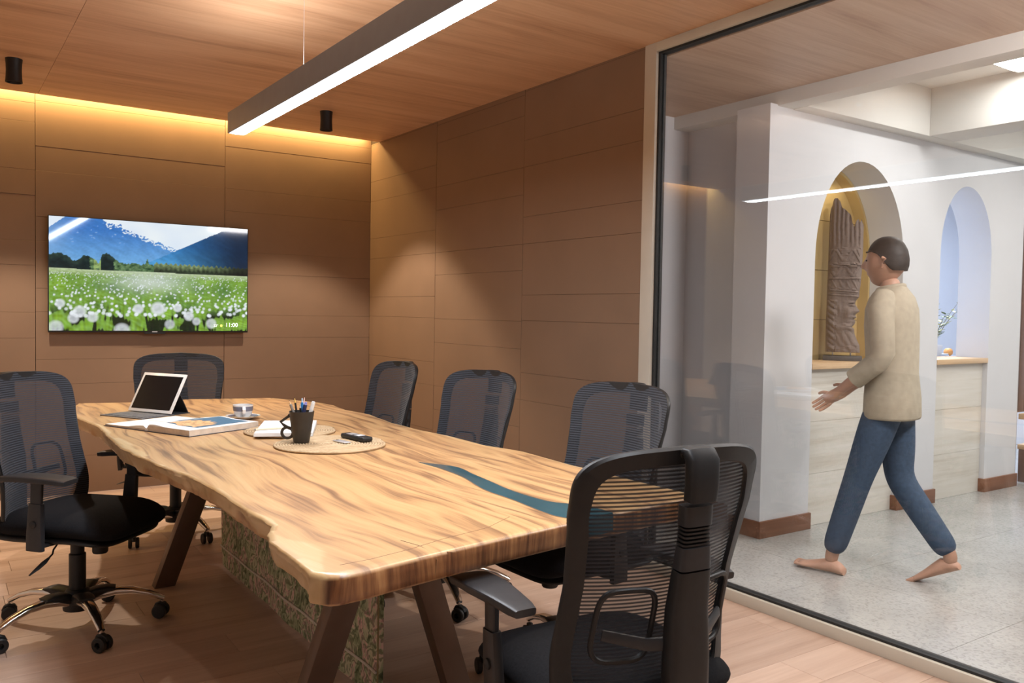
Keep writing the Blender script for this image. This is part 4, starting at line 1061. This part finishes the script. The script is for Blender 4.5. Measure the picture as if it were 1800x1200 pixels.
# ================================================================== STATUE
sx_, sy_ = 1.965, -3.045
so = empty('carved_head_statue', (sx_, sy_, 1.005)); 
so.rotation_euler = (0, 0, math.atan2(-.83, .56))   # local x: the direction the profile faces
M_stone = wood('carved_grey_wood', [(.3, (.095, .068, .055)), (.5, (.165, .122, .102)), (.7, (.235, .18, .152))], 'Z', 1.4, .85, sc=1.3)
def bust():
    # front profile (x at the face side) and back x, by height z (m from base of bust), in metres
    front = [(0, .112), (.05, .108), (.09, .090), (.13, .076), (.165, .072), (.175, .058), (.195, .074), (.215, .080), (.230, .070), (.245, .086), (.257, .076), (.270, .086), (.285, .104), (.30, .094), (.335, .074), (.36, .080), (.385, .098), (.42, .098), (.47, .104), (.55, .108), (.68, .112), (.80, .112), (.92, .112)]
    back = [(0, -.10), (.2, -.102), (.4, -.10), (.7, -.098), (1.06, -.096)]
    def ip(t, z):
        for (a, va), (b_, vb) in zip(t, t[1:]):
            if a <= z <= b_: return va+(vb-va)*(z-a)/(b_-a)
        return t[-1][1] if z > t[-1][0] else t[0][1]
    # crown height along x (jagged broken top)
    def topz(x, y):
        pts = [(-.10, .93), (-.09, .99), (-.072, 1.05), (-.055, 1.07), (-.040, 1.04), (-.015, .985), (.02, .955), (.036, .93), (.042, .90), (.055, .86), (.065, .90), (.078, .915), (.09, .89), (.098, .91), (.112, .87)]
        return ip(pts, x)+.02*noise.noise(Vector((x*60, y*40, 0)))
    NA, NZ = 144, 300; V = []; F = []
    def tri(a, b_): return abs((a % 1)-.5)*2
    for j in range(NZ+1):
        for i in range(NA):
            s = j/NZ; th = 2*PI*i/NA
            c, q = math.cos(th), math.sin(th)
            z = s*1.06
            f = ip(front, z); bk_ = ip(back, z); cx_ = (f+bk_)/2; hx = (f-bk_)/2
            wy = .062+.012*math.sin(min(1, z/.4)*PI)
            x = cx_+hx*math.copysign(abs(c)**.75, c); y = wy*math.copysign(abs(q)**.85, q)
            d = 0
            vis = abs(q)
            xr = (x+.1)/.21
            # hair / braids at the back
            if .0 < z < .36 and x < -.035:
                d += .014*math.sin(z*75+x*60)*(1 if x < -.05 else .4)-.003
            if .0 < z < .19 and x > -.04:
                d += .007*math.sin((x*70+z*38))*(.4+.6*vis)      # shoulder jewellery
            if .02 < z < .045: d -= .004
            # eye, brow, cheek
            if vis > .3:
                e1 = ((x-.058)/.026)**2+((z-(.325-.25*(x-.058)**2*20))/.007)**2
                d -= .016*math.exp(-e1)
                d += .013*math.exp(-(((x-.060)/.026)**2+((z-.345)/.008)**2))
                d += .020*math.exp(-(((x-.035)/.03)**2+((z-.27)/.045)**2))
                d -= .012*math.exp(-(((x-.070)/.016)**2+((z-.243)/.0045)**2))
                d -= .022*math.exp(-(((x-.03)/.045)**2+((z-.175)/.02)**2))
                d += .011*math.exp(-(((x+.018)/.010)**2+((z-.30)/.035)**2))     # ear
            # headband rows
            for zc, am in ((.385, .008), (.40, -.005), (.415, .008), (.43, -.005)):
                d += am*math.exp(-((z-zc+.25*(x-.1)*.3)/.006)**2)
            if .43 < z < .50: d += .009*max(0, math.sin((x*1.0+z*.5)*150))*1.0-.002
            if abs(z-.51) < .006 or abs(z-.60) < .006 or abs(z-.52-.07) < .004: d -= .010
            if .52 < z < .72:
                k = ((x*9.5+(.5 if z > .60 else 0)) % 1); h_ = ((z-.52)/.095) % 1
                if abs(abs(k-.5)*2-h_) < .16: d += .008
                elif abs(k-.5)*2 < h_*.6: d -= .006
            if z > .70: d += .011*math.sin(x*115+.6*noise.noise(Vector((z*6, 0, 0))))*min(1, (z-.70)/.08)
            d += .003*noise.noise(Vector((x*45, y*45, z*30)))+.002*noise.noise(Vector((x*120, y*120, z*90)))
            y += math.copysign(d, q)*min(1, vis*2)
            zt = topz(max(-.1, min(.112, x)), y)
            z2 = min(z, zt)*.945
            V.append((x, y, z2+.055))
    for j in range(NZ):
        for i in range(NA):
            i2 = (i+1) % NA; F.append((j*NA+i, j*NA+i2, (j+1)*NA+i2, (j+1)*NA+i))
    F.append(tuple(reversed(range(NA)))); cc = len(V); V.append((0, 0, 1.0))
    # close top along the y-mirror pairs
    for i in range(NA//2):
        a, b_ = NZ*NA+i, NZ*NA+i+1; c2, d2 = NZ*NA+(NA-i-1) % NA, NZ*NA+(NA-i) % NA
        F.append((a, b_, c2, d2)) if len({a, b_, c2, d2}) == 4 else F.append(tuple(dict.fromkeys((a, b_, c2, d2))))
    V.pop()
    F = [f for f in F if len(set(f)) >= 3]
    MB().add(V, F).build('bust', M_stone, so, angle=60)
bust()
for x in (-.055, .055): MB().cyl((x, 0), .0045, .0045, .03, .07, 10).build('pin', M_silver, so)
MB().box((-.115, -.065, 0), (.125, .065, .032)).build('plinth', plain('dark_stone_plinth', (.12, .105, .095), .6), so, bevel=.004)
tag(so, 'tall carved grey stone head in profile with high crown in the ochre arch niche', 'statue')

# ================================================================== PLANT, MAGAZINES, ORANGE in the second arch
M_leafm = plain('leaf_green', (.10, .17, .07), .5, 0, .35, 12); M_leafy = plain('leaf_yellow', (.62, .60, .28), .5, 0, .25, 12); M_stem = plain('stem_brown', (.20, .16, .09), .7)
pl = empty('potted_plant', (3.60, -2.76, .985)); rr = random.Random(11)
MB().lathe([(.0005, 0), (.05, 0), (.058, .01), (.065, .09), (.060, .10), (.054, .09), (.0005, .085)], 28, closed=False).build('pot', M_white, pl)
def leaf(p, d, sz, mat):
    d = d.normalized(); s_ = d.cross(Vector((0, 0, 1))).normalized() if abs(d.z) < .95 else Vector((1, 0, 0)); nn2 = s_.cross(d)
    V = [p, p+d*sz*.35+s_*sz*.28+nn2*sz*.05, p+d*sz*.75+s_*sz*.20, p+d*sz, p+d*sz*.75-s_*sz*.20, p+d*sz*.35-s_*sz*.28+nn2*sz*.05, p+d*sz*.5-nn2*sz*.06]
    MB().add(V, [(0, 1, 6), (1, 2, 6), (2, 3, 6), (3, 4, 6), (4, 5, 6), (5, 0, 6)]).build('leaf', mat, pl)
for k in range(11):
    a = rr.uniform(0, 2*PI); hgt = rr.uniform(.22, .42); rad_ = rr.uniform(.05, .20); pts = []
    if k == 0: a, hgt, rad_ = -.55, .36, .25
    if k == 1: a, hgt, rad_ = -.3, .28, .2
    for q in range(7):
        t = q/6; pts.append(Vector((math.cos(a)*rad_*t**1.5, math.sin(a)*rad_*t**1.5, .08+hgt*t)))
    MB().tube(pts, [.0028*(1-.6*q/6) for q in range(7)], 6).build('stem', M_stem, pl)
    for q in range(2, 7):
        for s in (-1, 1):
            dd = Vector((math.cos(a+s*1.2), math.sin(a+s*1.2), rr.uniform(-.2, .6)))
            leaf(pts[q], dd, rr.uniform(.035, .06), M_leafy if rr.random() < .42 and k else M_leafm)
tag(pl, 'plant with sparse green and yellow leaves on the ledge behind the second arch', 'plant')
mgz = empty('magazine_stack', (3.80, -2.68, .985), .3)
for k in range(4): MB().box((-.10+.006*k, -.07, .006*k), (.10-.01*k, .07-.005*k, .006*k+.0052)).build('magazine', [M_blue, M_paper, plain('cover_grey', (.3, .32, .36), .4), M_blue][k], mgz)
tag(mgz, 'small stack of blue-grey magazines beside the plant', 'magazines')
og = MB().lathe([(.0005, 0), (.02, .004), (.033, .018), (.036, .034), (.031, .052), (.018, .064), (.0005, .067)], 24, closed=False).build('orange_fruit', plain('orange_skin', (.75, .32, .08), .5, 0, .08, 80, .2))
og.location = (3.97, -2.68, .985); tag(og, 'orange fruit at the right end behind the second arch', 'fruit')

# ================================================================== PERSON walking along the corridor
def skinmesh(name, chains, mat, parent, sub=2, root=0):
    """chains: list of lists of (point, rx, ry) sharing points by equality"""
    idx = {}; V = []; Rr = []; Ed = []
    for ch in chains:
        prev = None
        for p, rx_, ry_ in ch:
            key = tuple(round(q, 4) for q in p)
            if key not in idx: idx[key] = len(V); V.append(p); Rr.append((rx_, ry_))
            i = idx[key]
            if prev is not None and prev != i: Ed.append((prev, i))
            prev = i
    me = bpy.data.meshes.new(name); me.from_pydata(V, Ed, []); o = bpy.data.objects.new(name, me); COL.objects.link(o)
    md = o.modifiers.new('skin', 'SKIN'); md.use_smooth_shade = True; md.branch_smoothing = .4
    lay = me.skin_vertices[0].data
    for i, (a, b_) in enumerate(Rr): lay[i].radius = (a, b_); lay[i].use_root = (i == root)
    s = o.modifiers.new('sub', 'SUBSURF'); s.levels = sub; s.render_levels = sub
    me.materials.append(mat); o.parent = parent; return o
M_skin = plain('skin', (.50, .28, .19), .5, 0, .05, 20, .05)
M_hair = plain('dark_hair', (.028, .020, .016), .6, 0, .3, 90, .4)
M_shirt = plain('khaki_shirt', (.42, .36, .265), .85, 0, .08, 30, .25)
M_jeans = plain('navy_jeans', (.045, .075, .125), .85, 0, .18, 60, .3)
# local frame: x = walking direction, y = left of the walker, z up
pr = empty('person', (.90, -4.05, 0), math.atan2(.97, -.24))
hipL, hipR = (.0, .085, .88), (.0, -.085, .88)
legs = {1: [(0, .085, .86), (.115, .09, .50), (.235, .085, .095)], -1: [(0, -.085, .86), (-.02, -.09, .49), (-.27, -.09, .15)]}
def L3(a, b_, t): return tuple(a[i]+(b_[i]-a[i])*t for i in range(3))
body = []
pel = (0, 0, .92)
body.append([(pel, .13, .10), ((0, 0, 1.02), .115, .09), ((.005, 0, 1.14), .125, .095), ((.01, 0, 1.28), .145, .10), ((.012, 0, 1.37), .10, .07), ((.018, 0, 1.43), .048, .048), ((.03, 0, 1.49), .048, .050)])
armpts = {1: [(.012, .165, 1.365), (-.02, .20, 1.10), (.20, .17, .92)], -1: [(.012, -.165, 1.365), (.0, -.205, 1.08), (.24, -.16, .93)]}
for s in (1, -1):
    h, k, a = legs[s]
    body.append([(pel, .13, .10), (h, .085, .085), (L3(h, k, .5), .072, .072), (k, .054, .056), (L3(k, a, .35), .056, .058), (L3(k, a, .8), .038, .040), (a, .034, .036), ((a[0]+.006, a[1], a[2]-.05), .034, .034)])
    sh, el, wr_ = armpts[s]
    body.append([((.01, 0, 1.28), .145, .10), ((.012, s*.10, 1.35), .048, .048), (sh, .050, .050), (L3(sh, el, .5), .040, .042), (el, .034, .036), (L3(el, wr_, .5), .032, .034), (wr_, .022, .026)])
    # hand: palm, four fingers, thumb
    d = (Vector(wr_)-Vector(el)).normalized(); sd = Vector((0, 0, 1)) if abs(d.z) < .8 else Vector((1, 0, 0)); sd = (sd-d*sd.dot(d)).normalized(); nm = d.cross(sd)
    palm = Vector(wr_)+d*.045; knu = Vector(wr_)+d*.085
    body.append([(wr_, .022, .026), (tuple(palm), .034, .018), (tuple(knu), .034, .015)])
    for q, (off, ln) in enumerate(((.026, .062), (.009, .072), (-.009, .068), (-.025, .052))):
        b0 = knu+sd*off; c1 = b0+d*ln*.5+nm*(-s)*.006; c2 = b0+d*ln*.85+nm*(-s)*.022
        skinmesh('finger', [[(tuple(b0-d*.03), .0085, .0085), (tuple(b0), .0085, .0085), (tuple(c1), .0078, .0078), (tuple(c2), .0065, .0065)]], M_skin, pr, 1)
    t0 = palm+sd*.028; skinmesh('thumb', [[(tuple(palm-d*.01), .010, .010), (tuple(t0), .010, .010), (tuple(t0+sd*.018+d*.022), .009, .009), (tuple(t0+sd*.022+d*.045), .0075, .0075)]], M_skin, pr, 1)
bo = skinmesh('body', body, M_skin, pr)
# feet: bare, toes forward
def foot(s, ank, pitch, yawf=0):
    V = []; F = []; n = 16; secs = [(-.065, .030, .035, .030), (-.045, .033, .055, .040), (.0, .034, .075, .055), (.05, .038, .058, .060), (.10, .045, .040, .030), (.14, .047, .028, .022), (.165, .042, .022, .018)]
    for (x, wd, ht, _) in secs:
        for k in range(n):
            a = 2*PI*k/n; V.append((x, wd*math.cos(a)*(.9 if math.sin(a) > 0 else 1), max(0, ht*.5+ht*.5*math.sin(a)*1.0)))
    for j in range(len(secs)-1):
        for k in range(n): k2 = (k+1) % n; F.append((j*n+k, j*n+k2, (j+1)*n+k2, (j+1)*n+k))
    F += [tuple(range(n)), tuple(reversed(range((len(secs)-1)*n, len(secs)*n)))]
    M = Matrix.Translation((ank[0], ank[1], 0)) @ Matrix.Translation((.15, 0, 0)) @ Matrix.Rotation(R(pitch), 4, 'Y') @ Matrix.Translation((-.15, 0, 0)) if pitch > 0 else Matrix.Translation((ank[0], ank[1], 0)) @ Matrix.Translation((-.06, 0, .0)) @ Matrix.Rotation(R(pitch), 4, 'Y') @ Matrix.Translation((.06, 0, 0))
    o = MB().add(V, F).build('foot', M_skin, pr, M=M, angle=80)
    mb = MB()
    for q, (yo, ln, r) in enumerate(((-.032, .030, .012), (-.012, .030, .009), (.005, .026, .0085), (.020, .021, .008), (.034, .015, .0075))):
        yo *= -s
        mb2 = MB().sweep([(.15, -yo, .011), (.165+ln*.6, -yo, .012), (.165+ln, -yo, .008)], [(r, r), (r, r*.9), (r*.6, r*.5)], 10)
        mb2.build('toe', M_skin, o, M=M)
foot(1, legs[1][2], -2); foot(-1, (-.27, -.09, .12), 26)
# head
def head():
    V = []; F = []; nu, nv = 36, 30
    C = Vector((.045, 0, 1.560))
    for j in range(nv+1):
        ph_ = PI*j/nv; z = math.cos(ph_)
        for i in range(nu):
            th = 2*PI*i/nu; c, s = math.cos(th), math.sin(th); r = math.sin(ph_)**.85
            x = .095*r*c; y = .074*r*s; zz = .118*z
            if zz < -.03: k = min(1, (-.03-zz)/.088); y *= 1-.35*k; x = x*(1-.25*k)+.018*k
            fr = max(0, c)**6 if c > 0 else 0
            if c > 0:
                x += .024*math.exp(-((y/.013)**2+((zz+.022)/.016)**2))+.012*math.exp(-((y/.010)**2+((zz)/.022)**2))
                x -= .007*math.exp(-(((abs(y)-.031)/.013)**2+((zz-.008)/.010)**2))
                x += .006*math.exp(-((y/.022)**2+((zz+.058)/.007)**2))
                x -= .004*math.exp(-((y/.024)**2+((zz+.0515)/.003)**2))
                x += .005*math.exp(-((y/.02)**2+((zz+.098)/.015)**2))
            V.append((C.x+x, C.y+y, C.z+zz))
    for j in range(nv):
        for i in range(nu): i2 = (i+1) % nu; F.append((j*nu+i, (j+1)*nu+i, (j+1)*nu+i2, j*nu+i2))
    hd_ = MB().add(V, F).build('head', M_skin, pr, angle=80)
    for s in (-1, 1):
        MB().lathe([(.0005, -.005), (.0055, -.003), (.0055, .003), (.0005, .005)], 12, M=Matrix.Translation((C.x+.082, s*.031, C.z+.008))).build('eye', M_blk, hd_)
        MB().sweep([(C.x-.008, s*.073, C.z+.022), (C.x-.016, s*.082, C.z+.012), (C.x-.014, s*.082, C.z-.012), (C.x-.003, s*.074, C.z-.030)], [(.008, .005), (.012, .006), (.010, .005), (.006, .004)], 10).build('ear', M_skin, hd_)
    V = []; F = []
    for j in range(nv+1):
        ph_ = PI*j/nv*.62; z = math.cos(ph_)
        for i in range(nu):
            th = 2*PI*i/nu; c, s = math.cos(th), math.sin(th); r = math.sin(ph_)**.85
            kq = max(0, min(1, (c+.75)/1.25)); kq = kq*kq*(3-2*kq); lim = -.062+.112*kq+.004*math.sin(th*23)
            zz = max(.124*z+.002, lim); r *= 1-.9*max(0, -.02-zz)
            sc_ = 1+.03*noise.noise(Vector((c*5, s*5, z*6)))
            V.append((C.x-.006+.101*r*c*sc_, C.y+.079*r*s*sc_, C.z+zz))
    for j in range(nv):
        for i in range(nu): i2 = (i+1) % nu; F.append((j*nu+i, (j+1)*nu+i, (j+1)*nu+i2, j*nu+i2))
    F.append(tuple(nv*nu+k for k in range(nu)))
    MB().add(V, F).build('hair', M_hair, pr, angle=80)
head()
# shirt: long, loose, with sleeves; jeans
sh = MB()
sh.sweep([(-.006, 0, .80), (-.006, 0, .81), (-.005, 0, .90), (0, 0, 1.02), (.003, 0, 1.14), (.008, 0, 1.25), (.010, 0, 1.33), (.012, 0, 1.385), (.014, 0, 1.415), (.016, 0, 1.435)],
         [(.172, .118), (.176, .122), (.172, .120), (.158, .110), (.164, .112), (.174, .114), (.172, .110), (.138, .096), (.090, .078), (.066, .066)], 40, .85, side=(0, 1, 0))
for s in (1, -1):
    a0, el, wr_ = armpts[s]
    sh.sweep([(.012, s*.09, 1.372), (.012, s*.135, 1.365), L3((.012, s*.165, 1.355), el, .12), L3(a0, el, .5), L3(a0, el, .92), L3(el, wr_, .10), L3(el, wr_, .45), L3(el, wr_, .62)],
             [(.055, .050), (.066, .058), (.068, .062), (.060, .056), (.055, .054), (.054, .052), (.050, .050), (.050, .050)], 24, 1.0, up=Vector((1, 0, .2)))
sh.sweep([(.018+.060*math.cos(2*PI*k/28), .060*math.sin(2*PI*k/28), 1.432-.012*math.cos(2*PI*k/28)) for k in range(28)], (.010, .013), 10, 1, True)
so_ = sh.build('shirt', M_shirt, pr, angle=75)
je = []
for s in (1, -1):
    h, k, a = legs[s]
    je.append([(pel, .135, .108), (h, .100, .100), (L3(h, k, .5), .088, .088), (k, .072, .074), (L3(k, a, .5), .066, .070), (L3(k, a, 1.0), .058, .062)])
je.append([(pel, .135, .108), ((0, 0, .99), .120, .098)])
skinmesh('jeans', je, M_jeans, pr)
tag(pr, 'barefoot person with dark hair in long khaki shirt and jeans walking past the arches', 'person')
